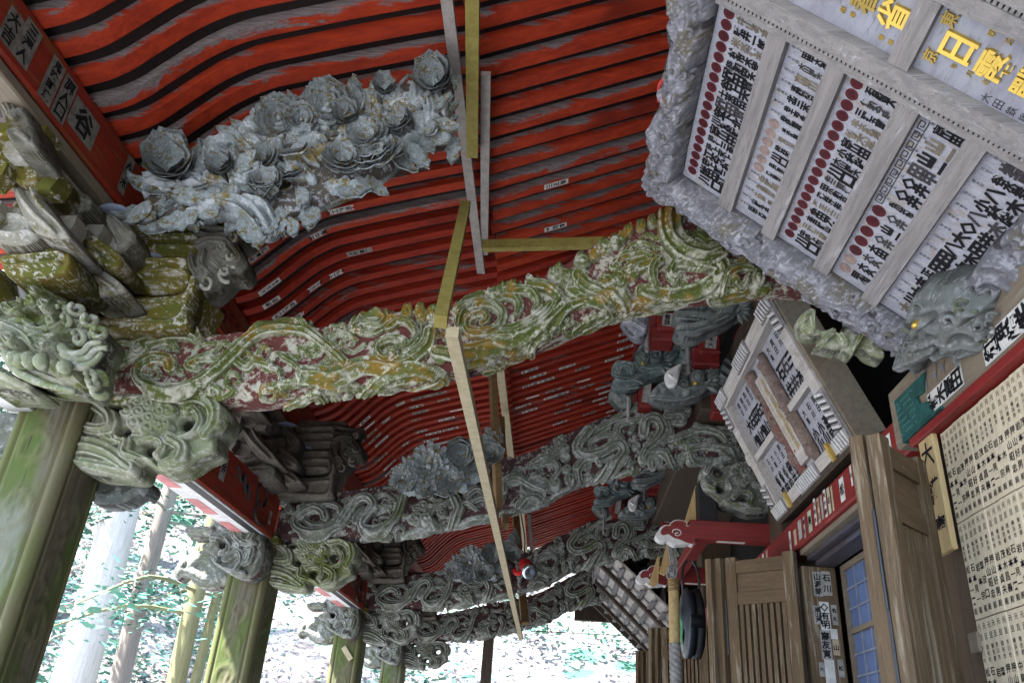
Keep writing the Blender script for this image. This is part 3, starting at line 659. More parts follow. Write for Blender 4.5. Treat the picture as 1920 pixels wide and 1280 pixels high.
top1 = [(170, 652)] + crop(180, 580, 5.647, [(220, 340), (480, 290), (850, 258), (1140, 285), (1350, 265), (1650, 235)]) + [(528, 612)] + crop(500, 560, 5.333, [(420, 275), (560, 290), (850, 250), (1100, 175), (1350, 130), (1750, 100)]) + crop(800, 500, 5.333, [(300, 370), (600, 290), (950, 175), (1250, 70)]) + crop(1080, 380, 4.924, [(0, 510), (250, 355), (550, 235), (750, 160), (900, 85)]) + [(1330, 402), (1400, 440), (1460, 495)]
bot1 = [(170, 742), (290, 742), (400, 742), (480, 738), (560, 722), (620, 712), (700, 702), (790, 690), (870, 676), (940, 652), (1010, 625), (1080, 592), (1160, 560), (1250, 545), (1350, 532), (1460, 522)]
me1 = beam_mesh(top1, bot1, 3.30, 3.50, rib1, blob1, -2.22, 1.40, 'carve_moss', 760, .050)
E_ = R(520, 880, 4.364); F_ = R(900, 740, 3.556)
rib2 = [E_([(540, 260), (590, 240), (640, 250)], 34, .5), E_([(810, 240), (880, 205), (960, 245)], 38, .6), E_([(820, 310), (940, 300)], 34, .6), E_([(60, 280), (140, 240), (250, 240), (310, 270), (300, 320)], 66), E_([(350, 310), (430, 290), (510, 320), (520, 375)], 56), E_([(400, 395), (360, 345), (270, 350), (235, 410), (290, 455), (400, 465), (480, 420), (560, 340)], 60, .9), E_([(640, 430), (650, 380), (710, 310)], 44, .8),
        E_([(400, 400), (380, 350), (320, 320), (240, 350), (165, 410), (165, 470), (250, 515), (400, 510), (520, 450), (600, 340), (660, 260), (740, 235), (790, 290), (760, 350), (705, 420), (705, 480), (780, 500), (880, 480), (960, 420), (1010, 320), (1040, 220), (1090, 150)], 78, 1.1, .9),
        E_([(1350, 265), (1300, 262), (1280, 220), (1320, 180), (1380, 200), (1400, 260), (1340, 300), (1250, 300)], 48), E_([(1330, 130), (1400, 140), (1470, 110)], 60, .9), E_([(1280, 330), (1250, 380), (1290, 430), (1380, 465)], 42, .9), E_([(1460, 240), (1490, 330), (1430, 430)], 90), E_([(1480, 300), (1560, 275), (1630, 325)], 54), E_([(1560, 220), (1640, 165), (1720, 230), (1720, 295)], 60), E_([(1600, 280), (1680, 240), (1730, 290)], 50, .9),
        E_([(1020, 545), (1150, 495), (1300, 475), (1420, 460), (1600, 400), (1780, 365)], 56, .8), E_([(700, 565), (860, 560)], 50, .6), E_([(860, 530), (930, 530), (900, 580)], 36), E_([(980, 520), (1010, 550)], 36),
        F_([(160, 650), (170, 585), (250, 560), (340, 610), (430, 650)], 56), F_([(150, 720), (180, 620), (260, 590)], 36, .8), F_([(340, 475), (420, 430), (500, 420), (580, 360)], 56, .8), F_([(380, 480), (480, 450), (525, 500), (490, 565)], 46), F_([(640, 490), (700, 430), (770, 425), (800, 470)], 50, .9), F_([(690, 470), (655, 520), (690, 565), (750, 540)], 50), F_([(860, 490), (960, 420), (1000, 450)], 50, .8),
        F_([(720, 250), (650, 350), (700, 410), (800, 395), (920, 335), (960, 390), (900, 460), (820, 530), (740, 590)], 78, 1.1, .9), F_([(740, 320), (830, 270), (920, 290)], 40, .7), F_([(940, 300), (910, 260), (930, 205), (1020, 180), (1090, 170)], 52), F_([(1000, 255), (1030, 205)], 38), F_([(1090, 262), (1105, 185), (1170, 165), (1215, 235), (1180, 305), (1120, 350), (1080, 420)], 74, 1.1), F_([(1240, 150), (1330, 145), (1350, 190), (1270, 195)], 52), F_([(1250, 190), (1270, 265), (1220, 335)], 46),
        F_([(1425, 240), (1460, 180), (1550, 160), (1630, 190), (1690, 245)], 40, .8), F_([(1420, 250), (1340, 280), (1260, 310)], 48), F_([(1430, 240), (1520, 240), (1600, 270), (1635, 315)], 52), F_([(1580, 240), (1680, 260), (1700, 310)], 48), F_([(1390, 370), (1500, 350), (1650, 370), (1710, 400), (1580, 432), (1430, 420), (1385, 385)], 50), F_([(1080, 430), (1150, 390), (1230, 400), (1310, 470)], 60, .9), F_([(1100, 340), (1250, 310), (1400, 330)], 40, .6),
        F_([(150, 780), (300, 765), (420, 725), (550, 640), (700, 590), (880, 545)], 44, .8), F_([(260, 730), (340, 690), (460, 690)], 50), F_([(900, 545), (1000, 500), (1070, 490)], 34), F_([(720, 270), (880, 180), (1000, 110), (1150, 75), (1250, 80)], 40, .7), F_([(1250, 100), (1390, 105)], 48, .9), F_([(1700, 400), (1800, 380), (1900, 430)], 70, .7)]
blob2 = Bl(520, 880, 4.364)([(110, 330, 40), (200, 325, 40), (240, 300, 40), (800, 322, 40), (1200, 300, 54), (1150, 320, 44), (1240, 125, 40), (1150, 400, 64), (1220, 400, 56), (1110, 410, 46), (1350, 360, 46), (1580, 130, 44)]) + \
    Bl(900, 740, 3.556)([(410, 430, 40), (455, 395, 36), (510, 385, 38), (560, 362, 40), (360, 550, 34), (390, 568, 34), (345, 575, 30), (440, 610, 50), (500, 592, 50), (430, 590, 40), (1040, 350, 34), (1330, 320, 36), (1380, 340, 34), (1540, 320, 36), (960, 430, 40), (570, 420, 36), (580, 500, 36), (600, 560, 40), (1150, 440, 40), (1190, 430, 36)])
rib2 = filler(60, 4, 530, 1400, lambda x: np.interp(x, [530, 760, 950, 1100, 1250, 1400], [970, 950, 905, 850, 815, 815]), 12, None) + rib2
top2 = [(515, 932), (530, 929), (600, 926), (640, 922), (760, 901), (860, 880), (950, 862), (1000, 845), (1090, 800), (1140, 778), (1190, 762), (1250, 757), (1320, 768), (1370, 790), (1410, 830)]
bot2 = [(515, 1008), (640, 1006), (690, 1000), (760, 992), (860, 973), (960, 950), (1010, 938), (1090, 893), (1180, 870), (1290, 858), (1400, 846)]
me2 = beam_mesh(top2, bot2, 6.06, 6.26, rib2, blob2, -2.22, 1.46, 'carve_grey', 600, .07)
BL = ['nearest carved rainbow beam with green mossy scrolls across the middle of the picture', 'second carved beam below the nearest one with grey serpent scroll at its left end',
      'third carved beam with the red spotlight in front of it', 'last carved beam standing dark against the bright hillside']
beams = []
for i in range(4):
    yb = 3.40 + [0, 2.76, 6.05, 8.81][i]
    b = thing('carved_beam', BL[i], 'beam', (-2.2, yb, 2.97), 'carved beams spanning from pillars to hall'); beams.append(b)
    o = put('timber', me1 if i == 0 else me2, b)
    if i >= 2: o.location.y = yb - 6.16
# ================================================================== carved pieces on the pillars
S = crop
def cpuff(x0, y0, s, outline, Y, ribbons=(), blobs=(), holes=(), name='carving', par=None, **kw):
    """carving traced in a crop of the picture, standing in the plane Y; sizes of relief in metres"""
    O = S(x0, y0, s, outline)
    rb = [(S(x0, y0, s, r[0]), r[1] / s, *r[2:]) for r in ribbons]
    bb = [(x0 + b[0] / s, y0 + b[1] / s, b[2] / s, *b[3:]) for b in blobs]
    hh = [S(x0, y0, s, h) for h in holes]
    kw.setdefault('edge', 7)
    return put(name, puffy(O, planeY(Y), rb, bb, hh, **kw), par)
def ring(cx, cy, r, n, rb, ph=0, amp=1.0): return [(cx + r * math.cos(ph + 2 * math.pi * i / n), cy + r * math.sin(ph + 2 * math.pi * i / n), rb, amp) for i in range(n)]
def circ(cx, cy, rx, ry=None, n=8): return [(cx + rx * math.cos(2 * math.pi * i / n), cy + (ry or rx) * math.sin(2 * math.pi * i / n)) for i in range(n)]

# scroll-and-flower bracket under each beam end
bro = [(140, 690), (250, 742), (330, 735), (400, 700), (520, 690), (640, 690), (720, 690), (800, 690), (900, 720), (950, 780), (940, 870), (890, 920), (880, 1000), (800, 1040), (740, 1080), (690, 1110), (600, 1130), (520, 1090), (470, 1080), (430, 1150), (300, 1145), (170, 1135), (80, 1085), (55, 1010), (75, 900), (95, 790)]
br_rib = [([(110, 760), (200, 745), (290, 800), (310, 880), (240, 900), (120, 880)], 90), ([(80, 1000), (180, 990), (300, 1030), (410, 1110)], 110), ([(110, 1080), (230, 1100), (380, 1130)], 70, .8), ([(240, 900), (320, 960), (420, 920)], 60, .6), ([(735, 805), (775, 785), (812, 850), (780, 920), (700, 945), (640, 920)], 46, 1.1), ([(700, 720), (800, 710), (880, 760), (890, 850), (840, 930)], 90, .9),
          ([(575, 1050), (612, 1000), (590, 960), (520, 955), (470, 975)], 48, 1.1), ([(640, 950), (710, 1000), (690, 1070), (610, 1100)], 80), ([(350, 940), (400, 960), (390, 1030), (460, 1060), (530, 1090)], 70, 1.1), ([(400, 930), (520, 930), (650, 890)], 60, .6)]
br_blob = ring(520, 775, 118, 9, 52, .2) + ring(530, 770, 66, 6, 44, .5, 1.15) + [(532, 765, 40, 1.35)] + [(740, 800, 26, 1.4), (575, 1050, 24, 1.3), (570, 860, 40), (620, 870, 40)]
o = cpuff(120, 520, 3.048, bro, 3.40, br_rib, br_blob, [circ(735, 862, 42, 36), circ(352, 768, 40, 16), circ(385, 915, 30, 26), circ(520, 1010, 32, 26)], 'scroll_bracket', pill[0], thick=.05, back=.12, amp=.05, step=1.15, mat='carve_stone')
for i in (1, 2, 3):
    c = o.copy(); COL.objects.link(c); c.parent = pill[i]; c.matrix_parent_inverse = Matrix.Translation(Vector((2.36, -(PY_[0] + .16), 0)))
    c.data = o.data.copy(); c.data.materials[0] = MATS['carve_grey' if i > 1 else 'carve_stone']
# rear side bracket (seen under the first), and lion noses facing the viewer
lion = [(1020, 325), (1090, 300), (1160, 310), (1230, 360), (1275, 420), (1285, 540), (1255, 640), (1200, 690), (1120, 685), (1040, 640), (985, 600), (985, 560), (930, 530), (935, 495), (975, 480), (960, 450), (850, 455), (850, 405), (930, 390), (980, 390)]
li_rib = [([(1090, 330), (1060, 390), (1090, 430), (1130, 400)], 40, 1.1), ([(1000, 470), (1060, 480), (1090, 530), (1050, 560)], 46), ([(1080, 590), (1150, 550), (1170, 600), (1140, 650)], 44, 1.1), ([(1180, 360), (1230, 420), (1210, 480)], 50), ([(1130, 460), (1180, 500), (1240, 500)], 46, .9), ([(860, 430), (940, 430), (1000, 420)], 36, .8), ([(1010, 620), (1080, 660), (1180, 670)], 44, .9), ([(1230, 540), (1210, 600), (1180, 620)], 40)]
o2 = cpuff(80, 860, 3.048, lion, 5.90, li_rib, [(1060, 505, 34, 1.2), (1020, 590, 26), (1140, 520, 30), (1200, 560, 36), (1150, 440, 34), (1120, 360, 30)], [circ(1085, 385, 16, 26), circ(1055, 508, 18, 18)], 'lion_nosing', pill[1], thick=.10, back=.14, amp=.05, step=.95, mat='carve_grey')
for i in (2, 3):
    c = o2.copy(); COL.objects.link(c); c.parent = pill[i]; c.matrix_parent_inverse = Matrix.Translation(Vector((2.36, -(PY_[1] + .16), 0)))
nose = [(0, 0), (.12, -.06), (.26, -.05), (.36, .02), (.42, -.02), (.47, .06), (.40, .16), (.30, .22), (.12, .24), (0, .2)]
for i in (0, 1, 2, 3):      # nosing that points out of the porch
    f = frame_uv((-2.50, PY_[i] + .10, 2.62), (-1, 0, 0), (0, 0, 1), (0, -1, 0))
    put('outer_nosing', puffy(nose, f, [([(.05, .03), (.2, .0), (.33, .08), (.25, .16), (.15, .1)], .06), ([(.3, .04), (.4, .05), (.38, .12)], .05)], [(.2, .17, .04), (.1, .15, .04)], thick=.05, back=.12, amp=.03, edge=.04, mat='carve_grey', step=.011), pill[i])
# rear bracket below pillar-1 bracket
f = frame_uv((-2.23, 3.60, 2.53), (1, 0, 0), (0, 0, 1), (0, -1, 0))
put('lower_carving', puffy([(0, 0), (.08, -.02), (.17, .0), (.22, .04), (.25, .03), (.27, .08), (.22, .12), (.12, .13), (0, .13)], f, [([(.02, .03), (.08, .02), (.13, .06), (.08, .09)], .03), ([(.16, .03), (.21, .06), (.18, .1)], .03)], [(.23, .07, .02)], thick=.03, back=.1, amp=.025, edge=.02, mat='carve_dark', step=.008), pill[0])

# dragon head on the nearest pillar
head = [(40, 620), (60, 560), (130, 545), (250, 560), (330, 470), (420, 440), (520, 450), (560, 520), (640, 570), (700, 640), (760, 700), (740, 790), (700, 850), (690, 930), (660, 1040), (600, 1090), (520, 1060), (420, 1050), (330, 1040), (230, 1010), (130, 930), (60, 830), (30, 720)]
hd_rib = [([(70, 640), (160, 620), (260, 640), (330, 700)], 90), ([(340, 650), (300, 690), (340, 715), (390, 680), (370, 630), (310, 620), (250, 660), (290, 720), (380, 720)], 34, 1.0), ([(60, 770), (90, 880), (180, 960), (300, 1020), (450, 1055)], 90, 1.15), ([(200, 770), (300, 800), (420, 870), (500, 1000)], 80, .8), ([(400, 770), (480, 820), (580, 810), (640, 750), (690, 740)], 44), ([(420, 820), (500, 860), (600, 850), (660, 790), (730, 760)], 40), ([(470, 880), (560, 910), (640, 880), (700, 810)], 40), ([(460, 900), (480, 960), (540, 960), (590, 880)], 60, 1.1), ([(330, 480), (420, 500), (480, 470)], 44, .8), ([(60, 590), (150, 580), (220, 600)], 50, 1.2)]
hd_blob = [(500, 505, 44, 1.3), (470, 580, 46, 1.3), (585, 580, 46, 1.3), (540, 680, 52, 1.4), (655, 660, 54, 1.3), (625, 950, 54, 1.2), (190, 885, 44, 1.3), (240, 880, 46, 1.4), (320, 890, 50, 1.4), (480, 930, 46), (640, 1030, 40), (430, 640, 44), (560, 770, 40), (120, 700, 50)]
cpuff(0, 440, 3.554, head, 3.02, hd_rib, hd_blob, (), 'dragon_head', pill[0], thick=.20, back=.10, amp=.095, step=1.2, edge=46, mat='carve_stone')
cpuff(0, 440, 3.554, [(-60, 880), (40, 900), (140, 960), (260, 1030), (200, 1060), (60, 1050), (-60, 1040)], 2.94, [([(-40, 940), (60, 980), (200, 1035)], 70)], (), (), 'lower_jaw', pill[0], thick=.10, back=.16, amp=.05, step=1.3, edge=12, mat='carve_stone')
cpuff(0, 440, 3.554, [(-60, 250), (60, 270), (110, 400), (120, 510), (60, 560), (-60, 560)], 2.86, [([(-40, 300), (50, 330), (90, 450), (70, 540)], 80)], [(0, 480, 50)], (), 'brow_carving', pill[0], thick=.08, back=.2, amp=.05, step=1.3, edge=14, mat='bracket_paint')
m = MB(); P = [atY(*p, 2.90) for p in S(0, 440, 3.554, [(128, 285), (140, 350), (165, 430), (200, 520)])]; m.tube(P, [.006, .016, .022, .028], 10); m.put('horn', ['paper'], pill[0], True)
cpuff(0, 440, 3.554, [(-40, 1060), (140, 1065), (150, 1105), (120, 1120), (-40, 1115)], 3.16, (), (), (), 'white_lip', pill[0], thick=.02, back=.1, amp=.01, step=1.5, edge=6, mat='white_paint')
fh = planeY(2.80)
for cx, cy, r_, hd in [(500, 505, 50, 1), (465, 585, 52, -1), (590, 578, 54, 1), (540, 682, 62, -1), (660, 662, 60, 1), (622, 950, 60, -1), (330, 668, 92, 1), (640, 1020, 44, 1), (430, 510, 40, -1)]:
    m = MB(); p = crop(0, 440, 3.554, [(cx, cy)])[0]; spiral_tube(m, fh, p[0], p[1], r_ / 3.554, 1.7, .017, -.04, .05, rnd.random() * 6, hd); o = m.put('mane_curl', ['carve_stone'], pill[0], True)
for cx, cy, L in [(190, 885, 60), (240, 880, 78), (325, 890, 84), (480, 930, 56), (150, 870, 46)]:
    m = MB(); P = [fh(np.array([crop(0, 440, 3.554, [(cx + k * 4, cy - L * .6 + L * 1.2 * k / 5)])[0]]), [.035 + .03 * math.sin(k / 5 * 3.14)])[0] for k in range(6)]; m.tube(P, [.010, .026, .032, .030, .022, .006], 9); m.put('tooth', ['carve_stone'], pill[0], True)
for pts in [[(420, 760), (480, 810), (570, 800), (620, 745), (700, 735)], [(440, 800), (510, 850), (600, 840), (660, 780), (735, 770)], [(480, 860), (560, 895), (640, 865), (700, 800)], [(60, 800), (120, 900), (250, 985), (400, 1030), (520, 1060)], [(90, 600), (180, 590), (250, 620)], [(90, 640), (170, 640), (230, 670)]]:
    m = MB(); P = spline([fh(np.array([crop(0, 440, 3.554, [q])[0]]), [.02])[0] for q in pts], 5); m.tube(P, np.linspace(.022, .012, len(P)), 8); m.put('mane_lock', ['carve_stone'], pill[0], True)
m = MB(); m.box(-2.56, -2.17, PY_[0] - .03, PY_[0] + .36, 2.905, 2.96, 0, .01); me_cap = m.me(['bracket_paint'])
for i in range(4):
    o = bpy.data.objects.new('cap_block', me_cap); COL.objects.link(o); o.parent = pill[i]; o.location = (2.36, -(PY_[0] + .16), 0)

# ================================================================== bracket sets between beams and purlin
def arm_profile_x(mb, y, z0, z1, x0, x1, d, mi=0):
    """stepped moulded arm running along X: five reeds"""
    h = (z1 - z0) / 5
    for k, dd in enumerate((0, .016, .010, .034, .048)): mb.box(x0 + dd * .5, x1 - .05 + dd, y - d / 2 - dd * .6, y + d / 2 + dd * .6, z0 + h * k + (.002 if k else 0), z0 + h * (k + 1), (1, 0, 1, 0, 0)[k], .006)
def arm_profile_y(mb, x, z0, z1, y0, y1, d):
    h = (z1 - z0) / 4
    for k, dd in enumerate((0, .020, .014, .044)): mb.box(x - d / 2 - dd * .45, x + d / 2 + dd * .45, y0 + .05 - dd, y1, z0 + h * k + (.002 if k else 0), z0 + h * (k + 1), (1, 1, 0, 1)[k], .006)
brk = thing('bracket_set', 'mossy stepped bracket set with white painted noses over the nearest pillar', 'bracket set', (-2.36, 3.42, 3.3), 'bracket sets above the pillars')
BM = ['bracket_paint']
m = MB()      # big boat shaped block
prof = [(-2.86, 3.52), (-2.84, 3.43), (-2.74, 3.35), (-2.6, 3.315), (-2.06, 3.315), (-1.92, 3.335), (-1.83, 3.40), (-1.80, 3.52)]
m.prism(prof, lambda p, t: (p[0], 3.28 + .26 * t, p[1])); m.put('boat_block', ['bracket_paint'], brk)
m = MB(); m.prism([(2.78 + a, b) for a, b in [(0, 3.5), (.02, 3.42), (.1, 3.35), (.22, 3.315), (.9, 3.315), (1.1, 3.4), (1.13, 3.5)]], lambda p, t: (-2.48 + .25 * t, p[0], p[1] - .004)); m.put('boat_block', BM, brk)
m = MB(); arm_profile_x(m, 3.40, 3.53, 3.70, -2.75, -1.86, .20); m.put('bracket_arm', BM + ['bracket_pale'], brk)
m = MB(); arm_profile_x(m, 3.40, 3.715, 3.925, -2.85, -1.80, .22); m.put('bracket_arm', BM + ['bracket_pale'], brk)
m = MB(); arm_profile_y(m, -2.36, 3.51, 3.62, 2.72, 4.0, .20); m.put('bracket_arm', BM + ['bracket_pale'], brk)
m = MB(); arm_profile_y(m, -2.36, 3.63, 3.735, 2.52, 4.2, .20); m.put('bracket_arm', BM + ['bracket_pale'], brk)
for (x, y, z) in [(-2.36, 2.78, 3.56), (-2.36, 2.60, 3.68), (-2.0, 3.36, 3.60), (-1.96, 3.36, 3.80), (-2.36, 3.05, 3.66), (-2.2, 3.3, 3.62), (-2.7, 3.36, 3.62), (-2.66, 3.0, 3.66)]:
    m = MB(); m.prism([(-.075, .05), (-.075, 0), (-.05, -.05), (.05, -.05), (.075, 0), (.075, .05)], lambda p, t, x=x, y=y, z=z: (x + p[0] + (0 if y < 3.3 else 0), y - .085 + .17 * t, z + p[1])); m.put('bearing_block', BM, brk)
for (x, y, z) in [(-2.19, 2.98, 3.765), (-2.19, 3.2, 3.64), (-2.07, 3.255, 3.80), (-2.03, 3.255, 3.60), (-2.1, 3.24, 3.67)]:
    m = MB(); V = []; m.tube([(x - .09, y, z), (x - .05, y - .006, z), (x, y - .01, z + .004), (x + .05, y - .006, z), (x + .085, y, z - .006)], [.008, .03, .04, .034, .006], 10, 0, True, .45); m.put('leaf_ornament', ['slate_blue'], brk, True)
bn = [(440, 920), (500, 905), (600, 930), (690, 930), (680, 980), (640, 1010), (690, 1100), (660, 1165), (600, 1170), (540, 1230), (470, 1270), (400, 1240), (380, 1150), (400, 1050), (430, 980)]
bn_rib = [([(450, 940), (540, 955), (650, 950)], 34, .8), ([(450, 985), (540, 1000), (630, 985)], 26, .7), ([(450, 1050), (530, 1025), (620, 1040), (670, 1110), (640, 1150)], 38), ([(415, 1060), (420, 1150), (470, 1240)], 36, .9), ([(480, 1080), (470, 1150), (520, 1200)], 30, .9), ([(640, 1120), (600, 1140), (560, 1120)], 26, .9), ([(600, 1060), (570, 1085), (590, 1110), (620, 1090)], 30, 1.3), ([(540, 1140), (580, 1170), (560, 1210)], 34)]
bnose = cpuff(220, 100, 2.783, bn, 3.30, bn_rib, [(590, 1075, 30, 1.3), (480, 1200, 50), (550, 1150, 44)], (), 'beast_nosing', brk, thick=.07, back=.12, amp=.05, step=1.0, edge=20, mat='bracket_pale')
for cx, cy, r_, hd in [(590, 1075, 34, 1), (470, 1200, 46, -1), (560, 1150, 36, 1), (610, 960, 30, -1)]:
    m = MB(); p = crop(220, 100, 2.783, [(cx, cy)])[0]; spiral_tube(m, planeY(3.22), p[0], p[1], r_ / 2.783, 1.5, .012, -.02, .035, hd, hd); m.put('curl', ['bracket_pale'], brk, True)
cpuff(0, 160, 4.267, [(10, 100), (50, 40), (120, 50), (210, 75), (240, 200), (300, 350), (345, 540), (250, 550), (150, 540), (110, 440), (100, 390), (40, 250)], 2.36, [([(60, 110), (130, 230), (180, 330)], 90), ([(140, 480), (200, 450), (280, 500)], 60), ([(150, 330), (240, 290)], 26, 1.2)], (), (), 'carved_nose', brk, thick=.05, back=.14, amp=.03, step=1.2, edge=7, mat='bracket_pale')
for O, Y, mt, rb, bk in [
    ([(40, 585), (165, 580), (190, 605), (150, 690), (70, 695), (55, 640)], 2.56, 'bracket_paint', [([(60, 610), (170, 605)], 20), ([(70, 650), (160, 645)], 18)], .22),
    ([(60, 690), (155, 690), (175, 760), (265, 880), (255, 905), (150, 885), (85, 800)], 2.62, 'bracket_pale', [([(80, 720), (130, 800), (220, 890)], 26), ([(130, 700), (170, 790), (250, 870)], 22)], .25),
    ([(-40, 820), (70, 785), (150, 830), (160, 900), (70, 930), (-30, 900)], 2.66, 'bracket_pale', [([(0, 850), (80, 830), (130, 860), (100, 890)], 26), ([(-20, 880), (60, 900), (140, 890)], 18)], .3),
    ([(150, 735), (330, 735), (345, 790), (300, 815), (330, 880), (250, 910), (180, 790)], 2.86, 'dark_bracket2', [([(180, 760), (320, 760)], 18)], .2),
    ([(30, 965), (250, 935), (275, 955), (255, 1035), (60, 1050), (20, 1010)], 2.74, 'bracket_paint', [([(40, 990), (250, 970)], 20), ([(50, 1025), (240, 1005)], 18)], .3),
    ([(250, 865), (315, 850), (350, 880), (460, 965), (440, 1015), (380, 1000), (300, 930)], 2.92, 'bracket_paint', [([(270, 880), (350, 930), (440, 990)], 26)], .2),
    ([(330, 760), (420, 790), (510, 880), (450, 960), (360, 890)], 3.04, 'bracket_pale', [([(350, 790), (420, 850), (460, 920)], 26), ([(400, 790), (460, 850), (490, 880)], 18)], .2),
    ([(280, 960), (400, 1020), (480, 1090), (450, 1110), (330, 1120), (270, 1040)], 2.98, 'bracket_pale', [([(290, 990), (380, 1060), (440, 1100)], 26)], .2),
    ([(470, 850), (740, 840), (760, 865), (740, 960), (700, 975), (480, 965)], 3.24, 'bracket_paint', [([(480, 870), (745, 862)], 20, .8), ([(520, 905), (735, 898)], 26, .8), ([(520, 945), (730, 940)], 18, .8)], .1),
    ([(450, 975), (700, 975), (715, 1000), (690, 1100), (460, 1105), (440, 1040)], 3.22, 'bracket_paint', [([(460, 995), (700, 990)], 20, .8), ([(560, 1035), (700, 1030)], 26, .8), ([(470, 1080), (690, 1075)], 22, .8)], .1),
    ([(350, 1105), (560, 1120), (690, 1105), (720, 1040), (740, 1060), (715, 1180), (690, 1235), (480, 1245), (360, 1230)], 3.20, 'bracket_paint', [([(370, 1140), (560, 1150), (690, 1140)], 26, .7), ([(370, 1210), (560, 1220), (680, 1210), (720, 1120)], 24, .7)], .1)]:
    cpuff(0, 0, 2, O, Y, rb, (), (), 'bracket_block', brk, thick=.03, back=bk, amp=.035, step=1.6, edge=5, mat=mt)
bn = [(440, 920), (500, 905), (600, 930), (690, 930), (680, 980), (640, 1010), (690, 1100), (660, 1165), (600, 1170), (540, 1230), (470, 1270), (400, 1240), (380, 1150), (400, 1050), (430, 980)]
bn_rib = [([(450, 940), (540, 955), (650, 950)], 34, .8), ([(450, 985), (540, 1000), (630, 985)], 26, .7), ([(450, 1050), (530, 1025), (620, 1040), (670, 1110), (640, 1150)], 38), ([(415, 1060), (420, 1150), (470, 1240)], 36, .9), ([(480, 1080), (470, 1150), (520, 1200)], 30, .9), ([(640, 1120), (600, 1140), (560, 1120)], 26, .9), ([(600, 1060), (570, 1085), (590, 1110), (620, 1090)], 30, 1.3), ([(540, 1140), (580, 1170), (560, 1210)], 34)]
bnose = cpuff(220, 100, 2.783, bn, 3.30, bn_rib, [(590, 1075, 30, 1.3), (480, 1200, 50), (550, 1150, 44)], (), 'beast_nosing', brk, thick=.07, back=.12, amp=.05, step=1.0, edge=20, mat='bracket_pale')
cpuff(0, 160, 4.267, [(10, 100), (50, 40), (120, 50), (210, 75), (240, 200), (300, 350), (345, 540), (250, 550), (150, 540), (110, 440), (100, 390), (40, 250)], 2.36, [([(60, 110), (130, 230), (180, 330)], 90), ([(140, 480), (200, 450), (280, 500)], 60), ([(150, 330), (240, 290)], 26, 1.2)], (), (), 'carved_nose', brk, thick=.05, back=.14, amp=.03, step=1.2, edge=7, mat='bracket_pale')
m = MB(); m.box(-2.58, -2.21, 2.42, 2.56, 3.73, 3.80, 0, .01); m.put('nose_block', BM, brk)
for (x, y, z, sx, sy, sz, mt) in [(-2.22, 2.60, 3.60, .10, .10, .09, 0), (-2.22, 2.78, 3.50, .11, .10, .10, 1), (-2.3, 2.46, 3.66, .10, .07, .07, 1), (-2.22, 2.98, 3.60, .10, .12, .08, 1), (-2.22, 3.16, 3.52, .09, .10, .08, 0), (-2.40, 2.50, 3.56, .13, .08, .10, 0), (-2.50, 2.44, 3.62, .10, .08, .10, 1), (-2.44, 2.60, 3.44, .14, .10, .09, 1), (-2.02, 3.26, 3.50, .10, .06, .06, 1), (-1.92, 3.28, 3.705, .08, .06, .05, 0)]:
    m = MB(); m.prism([(-.5, .5), (-.5, 0), (-.34, -.5), (.34, -.5), (.5, 0), (.5, .5)], lambda p, t: (x + p[0] * sx, y - sy / 2 + sy * t, z + p[1] * sz)); m.put('bearing_block', [BM[0] if mt == 0 else 'bracket_pale'], brk)
BSL = ['', 'shadowed grey bracket set over the second pillar with a beast nose facing right', 'dark bracket set over the third pillar with two black characters on it', 'last bracket set at the far end of the eave purlin']
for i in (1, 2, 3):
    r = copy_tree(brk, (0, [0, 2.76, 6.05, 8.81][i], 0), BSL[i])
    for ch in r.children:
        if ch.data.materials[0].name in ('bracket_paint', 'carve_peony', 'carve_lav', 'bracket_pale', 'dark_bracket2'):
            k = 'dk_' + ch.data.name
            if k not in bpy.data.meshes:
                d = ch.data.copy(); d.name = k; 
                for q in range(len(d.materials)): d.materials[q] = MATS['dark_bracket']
            ch.data = bpy.data.meshes[k]

